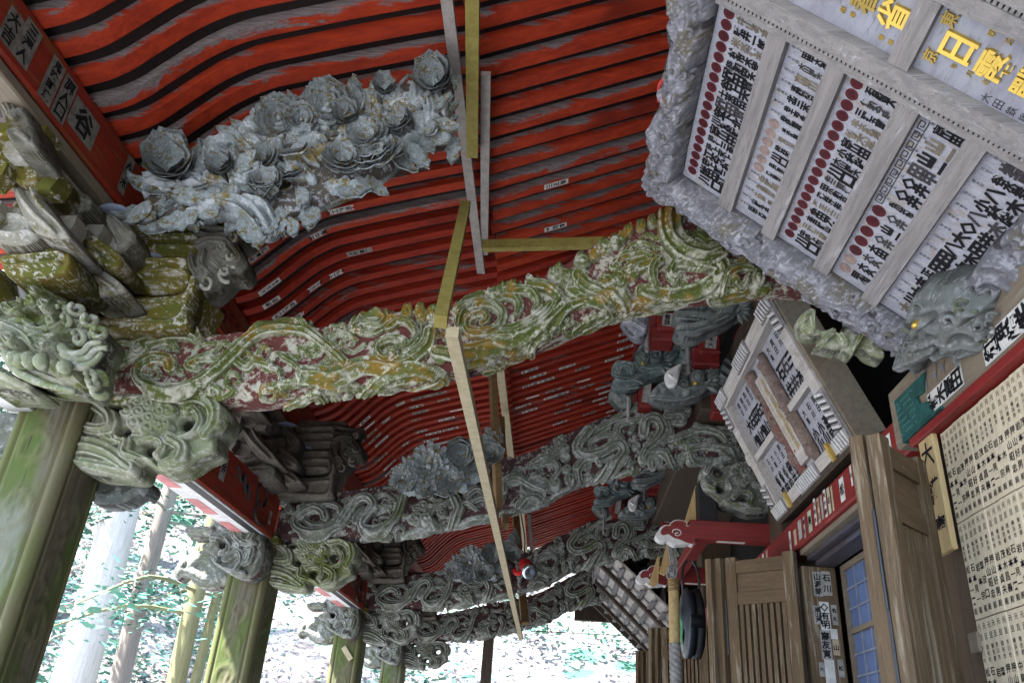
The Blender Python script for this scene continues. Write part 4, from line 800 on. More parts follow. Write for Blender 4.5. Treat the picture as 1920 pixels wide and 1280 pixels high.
# ================================================================== tie beams along the pillar row
TL = ['red tie beam between the nearest two pillars with painted black scrolls and a pink underside', 'red tie beam with a pink underside between the second and third pillars', 'short looking red tie beam between the last two pillars']
for i in range(3):
    y0, y1 = PY_[i] + PW + .002, PY_[i + 1] - .002
    t_ = thing('tie_beam', TL[i], 'beam', (-2.3, y0, 2.93), 'tie beams between porch pillars')
    m = MB(); m.box(-2.46, -2.215, y0, y1, 2.935, 3.26, 0, .012); m.put('timber', ['purlin_red'], t_)
    m = MB(); L = y1 - y0
    m.box(-2.452, -2.225, y0 + .02, y1 - .02, 2.922, 2.934, 0)
    for a, b, mi in [(.25, .45, 1), (.55, .7, 2), (.78, .97, 1)]: m.add([(-2.445, y0 + L * a, 2.92), (-2.36, y0 + L * a, 2.92), (-2.36, y0 + L * b, 2.92), (-2.445, y0 + L * b, 2.92)], [(0, 1, 2, 3)], 1)
    m.add([(-2.30, y0 + .3, 2.919), (-2.235, y0 + .3, 2.919), (-2.235, y1 - .1, 2.919), (-2.30, y1 - .1, 2.919)], [(0, 1, 2, 3)], 3)
    m.put('painted_underside', ['white_paint', 'pink_paint', 'yellow_paint', 'black_paint'], t_)
    m = MB(); X = -2.211
    for pts, w in [([(y1 - .50, 3.10), (y1 - .52, 3.20), (y1 - .42, 3.24), (y1 - .33, 3.18), (y1 - .36, 3.08), (y1 - .44, 3.10)], .028), ([(y1 - .50, 3.10), (y1 - .48, 2.99), (y1 - .36, 2.96), (y1 - .2, 3.0)], .03), ([(y1 - .95, 3.2), (y1 - .85, 3.12), (y1 - .82, 3.19), (y1 - .74, 3.08), (y1 - .72, 3.15), (y1 - .66, 3.05)], .03)]:
        P = spline(pts, 6); m.tube([(X, a, b) for a, b in P], [w / 2] * len(P), 6, 0, True, .2)
    m.put('painted_scroll', ['black_paint'], t_)
    face_slip(t_, -2.213, y1 - 1.15, 3.12, .09, .16, '金', 'paper_dark')
    face_slip(t_, -2.2125, y1 - .16, 3.06, .05, .10, '山', 'paper_dark')

# ================================================================== flower carvings (each leaf and flower a piece of its own)
def petal(mb, c, ax, side, out, L, W, cup, mi=0):
    """petal from centre c along out, curling toward ax"""
    n = 4; V = []
    for i in range(n + 1):
        s = i / n; w = W * math.sin(math.pi * (.14 + .70 * s)) ** .6
        p = c + out * (L * s) + ax * (cup * L * s ** 1.6)
        for k in (-1, -.5, 0, .5, 1): V.append(p + side * (w * k) + ax * (.28 * w * k * k) + ax * (.0 if i < n else .0))
    q = len(V); th = .05
    V += [v - ax * th - out * .004 for v in V]
    F = []
    for i in range(n):
        for k in range(4):
            a = i * 5 + k; F += [(a, a + 1, a + 6, a + 5), (q + a + 5, q + a + 6, q + a + 1, q + a)]
    edge = [i * 5 for i in range(n + 1)] + [n * 5 + k for k in (1, 2, 3, 4)] + [i * 5 + 4 for i in range(n - 1, -1, -1)]
    F += [(edge[i + 1], edge[i], q + edge[i], q + edge[i + 1]) for i in range(len(edge) - 1)]
    mb.add(V, F, mi)
def flower_mesh(kind, seed):
    r = random.Random(seed); mb = MB(); ax = np.array([0, -1.0, 0])
    rows = {'peony': [(8, 1.0, .52, .35), (7, .82, .48, .62), (6, .60, .40, .95), (5, .38, .30, 1.4)], 'mum': [(17, 1.0, .17, .12), (15, .80, .16, .34), (12, .58, .15, .62), (8, .36, .13, 1.0)], 'bud': [(7, .85, .62, 1.15), (6, .72, .55, 1.5), (4, .5, .45, 2.0)]}[kind]
    for n, L, W, cup in rows:
        ph = r.random() * 6
        for i in range(n):
            a = ph + 2 * math.pi * i / n + r.uniform(-.1, .1); out = np.array([math.cos(a), 0, math.sin(a)]); side = np.array([-math.sin(a), 0, math.cos(a)])
            petal(mb, np.array([0, 0, 0.]) + out * .04, ax, side, out, L * r.uniform(.9, 1.05), W * r.uniform(.9, 1.1), cup * r.uniform(.85, 1.15))
    if kind != 'bud': mb.lathe([(.14, .16), (.12, .30), (.06, .36), (.0, .37)], (0, 0, 0), ax, 8)
    mb.lathe([(0, -.22), (.25, -.16), (.32, -.03), (.2, .06)], (0, 0, 0), ax, 8)
    me = mb.me(['carve_peony'], True)
    a = me.attributes.new('relief', 'FLOAT', 'POINT'); a.data.foreach_set('value', np.full(len(me.vertices), .6, np.float32)); return me
def leaf_mesh(seed):
    r = random.Random(seed); mb = MB(); n = 7; V = []; teeth = r.uniform(.0, .22)
    for i in range(n + 1):
        s = i / n; w = .30 * math.sin(math.pi * min(1, .06 + .94 * s)) ** .75 * (1 - .35 * s) * (1 + (teeth if i % 2 else -teeth))
        if i == n: w = .004
        c = np.array([s, .10 * math.sin(s * 3.0) + .18 * s * s * r.uniform(.2, 1), 0])
        for k, y in ((-1, .05), (-.5, -.05), (0, .035), (.5, -.05), (1, .05)): V.append(c + np.array([0, y, k * w]))
    q = len(V); V += [v + np.array([0, .05, 0]) for v in V]; F = []
    for i in range(n):
        for k in range(4): a = i * 5 + k; F += [(a, a + 1, a + 6, a + 5), (q + a + 5, q + a + 6, q + a + 1, q + a)]
    edge = [i * 5 for i in range(n + 1)] + [n * 5 + k for k in (1, 2, 3, 4)] + [i * 5 + 4 for i in range(n - 1, -1, -1)]
    F += [(edge[i + 1], edge[i], q + edge[i], q + edge[i + 1]) for i in range(len(edge) - 1)]
    mb.add(V, F); me = mb.me(['carve_peony'], True)
    a = me.attributes.new('relief', 'FLOAT', 'POINT'); a.data.foreach_set('value', np.full(len(me.vertices), .55, np.float32)); return me
FL = {k: [flower_mesh(k, s) for s in (1, 2, 3)] for k in ('peony', 'mum', 'bud')}; LF = [leaf_mesh(s) for s in range(7)]
def set_piece(par, name, me, p, R_, mat=None):
    o = put(name, me, par); o.matrix_basis = Matrix.Translation(Vector(p)) @ R_; return o
def rot(dirx, tilt=0, roll=0, s=1.0, flat=1.0):
    a = math.atan2(dirx[1], dirx[0])
    return Matrix.Rotation(-a, 4, 'Y') @ Matrix.Rotation(tilt, 4, 'Z') @ Matrix.Rotation(roll, 4, 'X') @ Matrix.Diagonal((s, s * flat, s, 1))
def flower_carving(label, Y, flowers, stems, leaves, body, x0, y0, sc, seed, nleaf, band):
    r = random.Random(seed); Wm = lambda x, y, d=0: atY(x0 + x / sc, y0 + y / sc, Y - d)
    k = 1 / sc * Y * 1.25 / FPX          # metres per crop unit, near enough
    base = Wm(*band[0]); g = thing('flower_carving', label, 'carving', tuple(base), 'flower carvings under the rafters')
    for pts in stems:
        P = spline([Wm(*p, .05) for p in pts], 5); mb = MB(); n = len(P); mb.tube(P, np.linspace(17, 11, n) * k, 8)
        me = mb.me(['carve_peony'], True); a = me.attributes.new('relief', 'FLOAT', 'POINT'); a.data.foreach_set('value', np.full(len(me.vertices), .6, np.float32)); put('stem', me, g)
    for kind, x, y, rad, tx, tz in flowers:
        set_piece(g, 'flower', r.choice(FL[kind]), Wm(x, y, .09), Matrix.Rotation(tz, 4, 'Z') @ Matrix.Rotation(tx, 4, 'X') @ Matrix.Rotation(r.random() * 6, 4, 'Y') @ Matrix.Diagonal((rad * k * 1.18, rad * k * 1.18, rad * k * 1.18, 1)))
    B_ = spline(band, 6)
    for x, y, ang, L in leaves:
        set_piece(g, 'leaf', r.choice(LF), Wm(x, y, .07), rot((math.cos(ang), -math.sin(ang)), r.uniform(-.4, .1), r.uniform(-.5, .5), L * k * 1.3))
    for i in range(nleaf):
        c = B_[r.randrange(len(B_))]; wd = 170 * (1 if c[0] > 500 else .8)
        x, y = c[0] + r.gauss(0, 60), c[1] + r.uniform(-wd, wd) * .75
        ang = math.atan2(y - c[1], r.gauss(40, 90)); L = r.uniform(95, 175)
        set_piece(g, 'leaf', r.choice(LF), Wm(x, y, r.uniform(0, .1)), rot((math.cos(ang), -math.sin(ang)), r.uniform(-.7, .3), r.uniform(-.8, .8), L * k * 1.25))
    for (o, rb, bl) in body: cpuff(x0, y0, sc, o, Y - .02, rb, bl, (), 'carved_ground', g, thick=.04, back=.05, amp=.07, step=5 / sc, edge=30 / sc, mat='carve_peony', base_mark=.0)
    return g
band1 = [(200, 720), (420, 700), (640, 620), (860, 500), (1100, 430), (1350, 400), (1560, 330), (1680, 300)]
fl1 = [('bud', 285, 590, 120, .2, .3), ('peony', 1110, 275, 120, .5, 0), ('peony', 850, 345, 105, .5, .2), ('peony', 965, 355, 85, .3, .2), ('bud', 1680, 140, 105, .4, -.2), ('peony', 1370, 560, 120, -.3, -.3), ('peony', 1320, 450, 95, 0, -.2), ('peony', 1180, 570, 90, -.1, .2), ('bud', 1210, 330, 70, .3, 0), ('bud', 1400, 190, 60, .2, .1), ('peony', 760, 560, 75, 0, 0), ('bud', 560, 600, 70, .2, 0), ('bud', 1500, 400, 75, 0, -.3), ('peony', 900, 640, 75, -.4, 0), ('bud', 790, 740, 80, -.4, 0)]
st1 = [[(340, 700), (450, 660), (560, 665), (620, 740)], [(280, 860), (360, 800), (460, 740), (560, 720), (620, 750)], [(1260, 410), (1330, 320), (1400, 240), (1520, 115)], [(1220, 420), (1340, 350), (1480, 330)], [(680, 760), (880, 660), (1000, 560), (1200, 480)], [(1520, 155), (1620, 200), (1690, 240), (1715, 320)], [(1580, 310), (1630, 220)], [(600, 660), (640, 560), (740, 470)], [(430, 600), (520, 570), (640, 500)]]
lv1 = [(300, 700, 3.3, 190), (330, 740, 2.9, 200), (250, 800, 3.0, 140), (430, 540, -1.1, 120), (480, 600, -1.0, 130), (540, 600, -2.2, 110), (600, 560, -1.6, 150), (660, 540, -1.0, 160), (640, 690, -.3, 240), (520, 460, -.2, 170), (640, 400, -2.9, 130), (700, 420, -2.6, 120), (940, 700, 1.2, 140), (980, 780, 1.3, 120), (1030, 800, 1.6, 130), (1080, 690, .1, 170), (1150, 700, .3, 140), (1250, 640, .8, 120), (1300, 640, .6, 120), (850, 800, 1.5, 130), (900, 860, 1.2, 110), (830, 830, 1.8, 120), (1440, 520, .5, 130), (1530, 470, .9, 150), (1560, 400, .4, 170), (1620, 360, .3, 150), (1600, 430, 1.0, 120), (1640, 300, -.6, 130), (1330, 260, -1.8, 110), (1480, 260, -1.9, 120), (1560, 260, -1.3, 110), (1050, 400, .4, 120), (1250, 380, -.3, 130)]
body1 = [([(500, 800), (560, 775), (700, 780), (830, 810), (855, 880), (820, 945), (760, 960), (690, 910), (620, 865), (510, 840)], [([(520, 805), (640, 800), (740, 850), (800, 930)], 50), ([(560, 830), (660, 860), (740, 930)], 40), ([(700, 800), (790, 830), (830, 890)], 44)], [(540, 800, 40), (740, 840, 40)])]
_r = random.Random(12); _rb = []; _bl = []
_bp = [(150, 790), (190, 600), (320, 520), (500, 480), (640, 380), (780, 290), (950, 250), (1080, 200), (1200, 215), (1380, 220), (1540, 150), (1640, 90), (1740, 120), (1750, 300), (1680, 400), (1500, 540), (1420, 620), (1300, 690), (1120, 770), (960, 830), (880, 860), (700, 820), (480, 860), (300, 870)]
for _ in range(120):
    _c = _r.choice([(260, 700), (420, 680), (560, 650), (700, 560), (840, 520), (980, 470), (1120, 450), (1260, 420), (1400, 390), (1540, 320), (1660, 230)]); _x, _y = _c[0] + _r.uniform(-90, 90), _c[1] + _r.uniform(-190, 200); _a = _r.uniform(0, 6.28); _L = _r.uniform(60, 130)
    _rb.append(([(_x - _L * .5 * math.cos(_a), _y - _L * .5 * math.sin(_a)), (_x + 12 * math.sin(_a), _y - 12 * math.cos(_a)), (_x + _L * .5 * math.cos(_a), _y + _L * .5 * math.sin(_a))], _r.uniform(40, 72), _r.uniform(.5, 1.0), .15))
body1.append((_bp, _rb, _bl))
lv1 += [(150, 800, 3.0, 150), (200, 840, 3.3, 140), (320, 850, 2.8, 160), (420, 830, 2.6, 170), (480, 760, -.4, 150), (560, 740, .3, 150), (700, 800, .2, 170), (640, 860, 1.0, 120), (720, 900, 1.2, 120), (380, 800, .3, 160), (250, 740, 2.7, 140), (180, 690, 3.4, 130)]
flower_carving('large weathered peony carving hanging below the near rafters left of the battens', 3.04, fl1, st1, lv1, body1, 220, 100, 2.783, 5, 95, band1)
band2 = [(620, 1200), (800, 1120), (1000, 1060), (1200, 980), (1400, 920), (1560, 880)]
fl2 = [('mum', 885, 1045, 170, .1, 0), ('mum', 620, 1150, 100, .1, 0), ('bud', 1210, 860, 110, .5, 0), ('peony', 1280, 1000, 80, 0, 0), ('peony', 1420, 860, 90, 0, 0), ('bud', 1520, 930, 90, 0, 0), ('peony', 1100, 1180, 90, 0, 0)]
st2 = [[(900, 1150), (1050, 1120), (1180, 1080), (1215, 930)], [(1180, 1080), (1350, 960), (1480, 900)]]
lv2 = [(1060, 1130, -.9, 180), (1090, 1040, -1.2, 150), (1140, 1120, .1, 180), (1130, 1060, -.4, 160), (1060, 1180, .5, 170), (760, 1120, 2.6, 140), (720, 1080, -2.0, 120)]
g2 = flower_carving('shadowed chrysanthemum carving above the second beam', 5.80, fl2, st2, lv2, (), 640, 680, 5.332, 11, 26, band2)
copy_tree(g2, (0, 3.29, 0), 'dark flower carving above the third beam against the far light')
# ================================================================== the hall: wall, lintel, void
hall = thing('worship_hall', 'dark wooden hall wall with red lintel along the right of the porch', 'building', (1.5, 5, 0))
XW = 1.5
m = MB(); m.box(XW + .35, XW + .5, -6, 14.4, 0, 6.9); m.put('inner_wall', ['void'], hall)  # wall carried on unseen behind the camera to block light from the right
for y0, y1, z1 in ((-6.0, 3.06, 2.80), (3.07, 3.72, 2.86), (5.62, 5.95, 4.0), (8.9, 9.25, 4.0), (12.0, 12.3, 4.0)): m = MB(); m.box(XW + .02, XW + .34, y0, y1, .3, z1); m.put('column' if y0 > 3.5 else 'wall_panel', ['column_wood'], hall)  # first panel likewise lengthened out of view as a light block
m = MB(); m.box(XW, XW + .16, 3.22, 12.4, 2.90, 3.09, 0, .01); lint = m.put('lintel', ['lintel_red'], hall)
m = MB(); m.box(XW + .03, XW + .2, 3.6, 5.28, 2.865, 2.898, 0, .003); m.put('door_header', ['beam_brown'], hall)
m = MB(); m.box(XW + .07, XW + .22, 3.6, 5.28, 2.835, 2.863, 0, .003); m.box(XW + .12, XW + .24, 3.6, 5.28, 2.80, 2.833, 0, .003); m.put('door_header', ['blue_beam'], hall)
m = MB(); m.box(XW - .055, XW + .30, -.6, 3.40, 2.895, 3.17, 0, .01); beam_ = m.put('wall_beam', ['beam_brown'], hall)
m = MB(); m.box(XW - .06, XW + .02, -.6, 3.25, 2.855, 2.893, 0, .005); m.put('red_rail', ['lintel_red'], hall)
m = MB(); m.box(XW + .06, XW + .12, -.6, 3.22, 2.80, 2.853); m.put('backing_strip', ['clean_board'], hall)
# jamb with pasted slips, lattice window behind the open door
jb = MB(); jb.box(XW + .03, XW + .24, 5.27, 5.40, .3, 2.80, 0, .006); jamb = jb.put('door_jamb', ['door_wood'], hall)
def slip_y(par, px, py, W, H, txt, Y, paper='paper_dark', name='name_slip', bold=.03, tilt=0.0, ink='ink'):
    c = atY(px, py, Y); mb = MB(); r = np.array([math.cos(tilt), 0, -math.sin(tilt)]); dn = np.array([-math.sin(tilt), 0, -math.cos(tilt)]); nn = np.array([0, -1.0, 0])
    mb.add([c - r * W / 2 + dn * H / 2, c + r * W / 2 + dn * H / 2, c + r * W / 2 - dn * H / 2, c - r * W / 2 - dn * H / 2], [(0, 1, 2, 3)], 0)
    if txt: n = len(txt); text_col(mb, txt, c - dn * (H / 2 - .008), r, dn, nn, min(W * .86, (H - .016) / n * .98), (H - .016) / n, 1, .0015, bold)
    return mb.put(name, [paper, ink], par)
for px, py, W, H, tx, pp in [(1533, 1094, .055, .15, '山源郎', 'paper_dark'), (1550, 1093, .055, .15, '石川', 'paper_dark'), (1533, 1152, .045, .11, '屋山澤', 'paper_dark'), (1547, 1154, .06, .17, '◇有明', 'paper'), (1549, 1208, .062, .17, '高友寛', 'paper_dark'), (1564, 1188, .042, .06, '', 'paper'), (1568, 1213, .04, .09, '山', 'paper_tan'), (1541, 1254, .03, .08, '大', 'paper_dark'), (1557, 1262, .06, .16, '', 'paper'), (1577, 1252, .035, .1, '松', 'paper_dark'), (1565, 1152, .035, .12, '佐久', 'paper_dark')]:
    slip_y(jamb, px, py, W, H, tx, 5.266, pp)
win = thing('lattice_window', 'bluish glazed lattice window behind the open folding door', 'window', (XW + .28, 4.4, 1.0))
m = MB(); m.box(XW + .285, XW + .295, 3.75, 5.22, .6, 2.80); m.put('pane', ['window_glass'], win)
m = MB(); xs = (XW + .262, XW + .284)
m.box(*xs, 3.75, 5.25, 2.765, 2.80); m.box(*xs, 5.21, 5.25, .6, 2.764); m.box(*xs, 3.75, 5.209, 2.385, 2.415)
m.put('window_frame', ['beam_brown'], win)
m = MB(); xb = (XW + .272, XW + .2845)
for y in (5.04, 4.88, 4.72, 4.56, 4.40, 4.24): m.box(*xb, y - .006, y + .006, 2.416, 2.764); m.box(*xb, y - .006, y + .006, .6, 2.384)
for z in (2.65, 2.53, 2.27, 2.15, 2.03, 1.91): m.box(xb[0] + .001, xb[1], 3.75, 5.209, z - .006, z + .006)
m.put('glazing_bar', ['slate_blue'], win)
# slips on the lintel
lx = XW - .002
for y, z, W, H, tx, pp in [(5.36, 2.975, .045, .13, '小', 'paper'), (5.24, 2.97, .06, .10, '', 'paper_tan'), (5.12, 2.99, .075, .12, '', 'paper_dark'), (5.02, 2.98, .035, .13, '同伊', 'paper_dark'), (4.90, 2.985, .075, .13, '哭', 'paper_green'), (4.78, 3.01, .04, .16, '大谷水', 'paper'), (4.71, 3.0, .04, .15, '連三', 'paper_tan'), (4.645, 3.0, .04, .14, '', 'paper_dark'), (4.58, 3.005, .042, .16, '久大郎', 'paper'), (4.51, 3.0, .045, .15, '石', 'paper_green'), (4.45, 2.995, .03, .14, '', 'paper_tan'), (4.28, 2.995, .075, .13, '松', 'paper'), (4.12, 3.02, .025, .11, 'ヨ', 'paper'),
                           (3.72, 2.98, .06, .13, '', 'paper_tan'), (3.60, 2.975, .06, .15, '', 'paper'), (3.34, 2.95, .05, .09, '', 'paper_green')] + [(6.0 + i * .12, 2.99, .05, .14, rnd.choice(['三', '富', '大', '山', '', '佐']), rnd.choice(['paper', 'paper_dark', 'paper_tan'])) for i in range(9)]:
    face_slip(lint, lx, y, z, W, H, tx, pp, nx=-1)
for y, z, W, H, tx in [(2.88, 2.955, .30, .085, ''), (2.40, 2.955, .34, .10, '')]:
    mb = MB(); c = np.array([XW - .0575, y, z]); r = np.array([0, -1.0, 0]); u = np.array([0, 0, 1.0])
    mb.add([c - r * W / 2 - u * H / 2, c + r * W / 2 - u * H / 2, c + r * W / 2 + u * H / 2, c - r * W / 2 + u * H / 2], [(0, 1, 2, 3)], 0)
    text_col(mb, '鮮木高田' if y > 2.6 else '御神燈所', c - r * (W / 2 - .01), (0, 0, 1), (0, -1, 0), (-1, 0, 0), H * .92, (W - .02) / 4, 1, .0015, .04)
    mb.put('name_slip', ['paper', 'ink'], beam_)
for y, t in [(3.12, '入山'), (3.02, '大山'), (2.93, '八百'), (2.86, '中井'), (2.74, '水戸')]: face_slip(beam_, XW - .057, y, 3.07, .035, .12, t, 'beam_brown', 'slate_blue', nx=-1, tilt=.25)
tb = thing('torn_cover_board', 'torn dark teal board with rows of dots wrapped round the beam end', 'board', (XW - .06, 3.3, 2.9))
P = [atX(*p, XW - .066) for p in [(1676, 752), (1733, 697), (1731, 735), (1718, 744), (1724, 757), (1738, 752), (1741, 764), (1750, 771), (1692, 826)]]
m = MB(); m.prism([(p[1], p[2]) for p in P], lambda p, t: (XW - .066 + t * .008, p[0], p[1]))
a_, b_ = P[-1], P[-2]; m.hexa([(XW - .066, a_[1], a_[2] - .012), (XW + .16, a_[1], a_[2] - .012), (XW + .16, b_[1] - .06, b_[2] - .012), (XW - .066, b_[1] - .06, b_[2] - .012), (XW - .066, a_[1], a_[2] - .002), (XW + .16, a_[1], a_[2] - .002), (XW + .16, b_[1] - .06, b_[2] - .002), (XW - .066, b_[1] - .06, b_[2] - .002)])
m.put('board', ['teal_board'], tb)
m = MB(); Pq = np.array([(p[1], p[2]) for p in P])
for i in range(9):
    for j in range(16):
        y = 3.14 + j * .021; z = 2.90 + i * .028 + (y - 3.14) * .0
        if inside(np.array([[y, z]]), Pq)[0] and (i * 7 + j * 3) % 5: m.box(XW - .0685, XW - .0662, y - .005, y + .005, z - .002, z + .002)
m.put('dot_row', ['teal_dots'], tb)

# ================================================================== name boards on the wall
NB = []
SUR = ['松本一実', '押山好男', '岩本宗', '茂木昌義', '押山昭忠', '石本見一', '岩本貞夫', '茂木昇', '松本好', '小池一雄', '沢平弥', '藤原宗子', '福原有', '吉月有造', '中島建設', '筑波口']
PLC = ['東京都', '川崎市', '東京', '市川市', '横浜市', '調布市']
def board_mesh(i, h, w=.0355):
    r = random.Random(i); mb = MB(); mb.box(-.006, .006, -w / 2 + .0006, w / 2 - .0006, -h, 0)
    rr, dn, nn = (0, -1, 0), (0, 0, -1), (-1, 0, 0)
    text_col(mb, '元', (-.006, 0, -.012), rr, dn, nn, .021, None, 1, .0012, .008); text_col(mb, '旦', (-.006, 0, -.045), rr, dn, nn, .021, None, 1, .0012, .008)
    text_col(mb, PLC[r.randrange(6)], (-.006, .004, -.082), rr, dn, nn, .017, .020, 1, .0012, .008)
    s = SUR[i % len(SUR)]; k = len(s); z0 = .152; pt = (h - z0 - .045) / k
    text_col(mb, s, (-.006, -.001, -z0), rr, dn, nn, min(.029, pt * .95), pt, 1, .0012, .016)
    text_col(mb, '殿', (-.006, 0, -(h - .038)), rr, dn, nn, .023, None, 1, .0012, .008)
    return mb.me(['clean_board', 'ink'])
nb = thing('donor_board_rack', 'three rows of pale wooden name boards on the wall at the right edge', 'board rack', (XW, 2.5, 1.6))
for row, (zt, h) in enumerate([(2.845, .358), (2.482, .343), (2.134, .343), (1.786, .343)]):
    V = [board_mesh(row * 31 + q, h) for q in range(8)]
    for j in range(40):
        o = put('name_board', V[(j * 5 + row) % 8], nb); o.location = (XW - .012 - (.003 if (j // 3) % 2 else 0) , 3.045 - j * .0365, zt)
m = MB()
for z in (2.484, 2.136, 1.788): m.box(XW - .016, XW, 1.5, 3.06, z - .0015, z + .0015)
m.put('rail', ['beam_brown'], nb)
sg = thing('vertical_sign', 'small honey coloured board with three large brushed characters left of the name boards', 'sign', (XW - .03, 3.15, 2.4))
m = MB(); m.box(XW - .045, XW - .022, 3.078, 3.205, 2.395, 2.90, 0, .003); m.put('board', ['sign_board'], sg)
for i, ch in enumerate('大護摩'): m = MB(); text_col(m, ch, (XW - .045, 3.140, 2.86 - .150 * i), (0, -1, 0), (0, 0, -1), (-1, 0, 0), .105, .150, 0, .002, .016); m.put('brushed_character', ['ink'], sg)
m = MB(); m.box(XW - .03, XW + .15, 3.05, 3.12, 2.03, 2.10, 0, .004); o = tag(m.put('wooden_peg', ['beam_brown']), 'stub of wooden beam jutting under the name boards', 'beam')

# ================================================================== folding louvre doors
def door(label, P0, P1, ztop, zbot, group='folding doors of the hall', T=.05, fold=0):
    P0, P1 = np.array(P0, float), np.array(P1, float); L = np.linalg.norm(P1 - P0); ux = np.append((P1 - P0) / L, 0); uz = np.array([0, 0, 1.0]); un = np.cross(ux, uz)
    if un[1] > 0: un = -un
    g = thing('folding_door', label, 'door', (P0[0], P0[1], zbot), group)
    o3 = np.array([P0[0], P0[1], 0.0])
    def bx(mb, a, b, z0, z1, n0, n1, mi=0):
        mb.obox(o3 + ux * (a + b) / 2 + uz * (z0 + z1) / 2 + un * (n0 + n1) / 2, ux * (b - a) / 2, un * (n1 - n0) / 2, uz * (z1 - z0) / 2, mi)
    sw = .075 if np.linalg.norm(P1 - P0) > .3 else .04
    for a in (0, L - sw):
        m = MB(); bx(m, a, a + sw, zbot, ztop, -T / 2, T / 2); m.put('stile', ['door_wood'], g)
    zs = [(ztop - .11, ztop - .025), (ztop - .31, ztop - .235), (zbot + .42, zbot + .5), (zbot, zbot + .12)]
    for z0, z1 in zs:
        m = MB(); bx(m, sw + .001, L - sw - .001, z0, z1, -T / 2 + .004, T / 2 - .004); m.put('rail', ['door_wood_h'], g)
    for z0, z1 in ((ztop - .234, ztop - .111), (zbot + .121, zbot + .419)):
        m = MB(); bx(m, sw, L - sw, z0, z1, -.008, .008); m.put('panel', ['door_wood_h'], g)
    n = max(5, int((L - 2 * sw) / .042)); sp = (L - 2 * sw) / n
    me0 = MB(); bx(me0, sw + sp * .18, sw + sp * .80, zbot + .501, ztop - .311, -.014, .014); ms = me0.me(['door_wood'])
    for i in range(n):
        o = put('slat', ms, g); o.location += Vector(ux * sp * i)
    m = MB(); bx(m, sw, L - sw, zbot + .5, ztop - .31, -.020, -.0165); m.put('backing', ['void'], g)
    # the second leaf folded behind it: only its long edge shows
    if fold:
        mm = MB(); bx(mm, .0, L, zbot, ztop + .008, -T * 1.5 - .012, -T / 2 - .012); mm.put('folded_leaf', ['door_wood'], g)
    else:
        uy = np.array([ux[0], -ux[1], 0]); vy = np.array([uy[1], -uy[0], 0]); q0 = o3 - np.array([.065, .0, 0])
        for k in (0, 1):
            mm = MB(); c = q0 + np.array([-.062 * k, .01 * k, 0]) + uy * .2 + uz * (zbot + ztop - .01 * k) / 2
            mm.obox(c, uy * .2, vy * .024, uz * (ztop - zbot) / 2); mm.put('folded_leaf', ['door_wood'], g)
    mm = MB(); bx(mm, -.004, .0, ztop - 1.2, ztop - .3, -T / 2 - .012, -T / 2 - .001); c = o3 - ux * .006 - un * (T / 2 + .006) * fold + un * .03 * (1 - fold)
    mm.tube([c + uz * (ztop - .28), c + uz * (ztop - .62)], .006, 8); mm.put('hinge_rod', ['iron'], g)
    return g
door('big folding louvre door swung out beside the name boards, its edge facing us', (1.12, 2.818), (1.395, 3.098), 2.735, .8, T=.052, fold=1)
door('folding louvre door seen flat beside the pasted jamb', (1.12, 5.58), (1.49, 5.26), 2.885, .8)
door('distant folding louvre door behind the bronze gong', (1.07, 8.86), (1.49, 8.54), 2.885, .8)
door('farthest folding louvre door at the end of the hall wall', (1.12, 10.9), (1.49, 10.6), 2.885, .8)

# ================================================================== big leaning votive plaque
an = math.radians(39.54)
Q0 = atY(1215, 340, 3.10); Ud = np.array([math.cos(an), 0, -math.sin(an)]); Vd = np.array([0, -1.0, 0]); Nd = np.array([-math.sin(an), 0, -math.cos(an)])
FR = frame_uv(Q0, Ud, Vd, Nd)
def PB(mb, u0, u1, v0, v1, n0, n1, mi=0):
    mb.obox(Q0 + Ud * (u0 + u1) / 2 + Vd * (v0 + v1) / 2 + Nd * (n0 + n1) / 2, Ud * (u1 - u0) / 2, Vd * (v1 - v0) / 2, Nd * (n1 - n0) / 2, mi); return mb
plq = thing('votive_plaque', 'huge leaning votive plaque with carved frame and rows of names at top right', 'plaque', tuple(Q0 + Ud * 1.5))
VN = 2.45
PB(MB(), .02, 1.58, .03, VN, -.10, -.03).put('backboard', ['board_white'], plq)
bars = [(.388, .458), (.620, .686), (.884, .958), (1.120, 1.190)]
tiers = [(.165, .388), (.458, .620), (.686, .884), (.958, 1.120), (1.190, 1.40)]
for a, b in bars: PB(MB(), a, b, .163, 1.128, -.029, .012).put('divider', ['grey_wood'], plq)
for a, b in tiers: PB(MB(), a + .001, b - .001, .163, 1.128, -.0295, -.024).put('panel', ['board_white'], plq)
TX = ['照井一郎', '松永菊', '大山森大', '吉岡廣治', '三枝五郎', '田中大友', '正大久保', '石原直人', '本木久男', '岩吉岡', '高山田', '岡田貫', '金田次', '小林庄', '松井平', '川口', '佐野屋']
KAN = '大田山木本林三吉正石井金川村上下中小松竹高原水土江戸花市平光安米谷岩宮藤佐野和永久保古今西東南北'
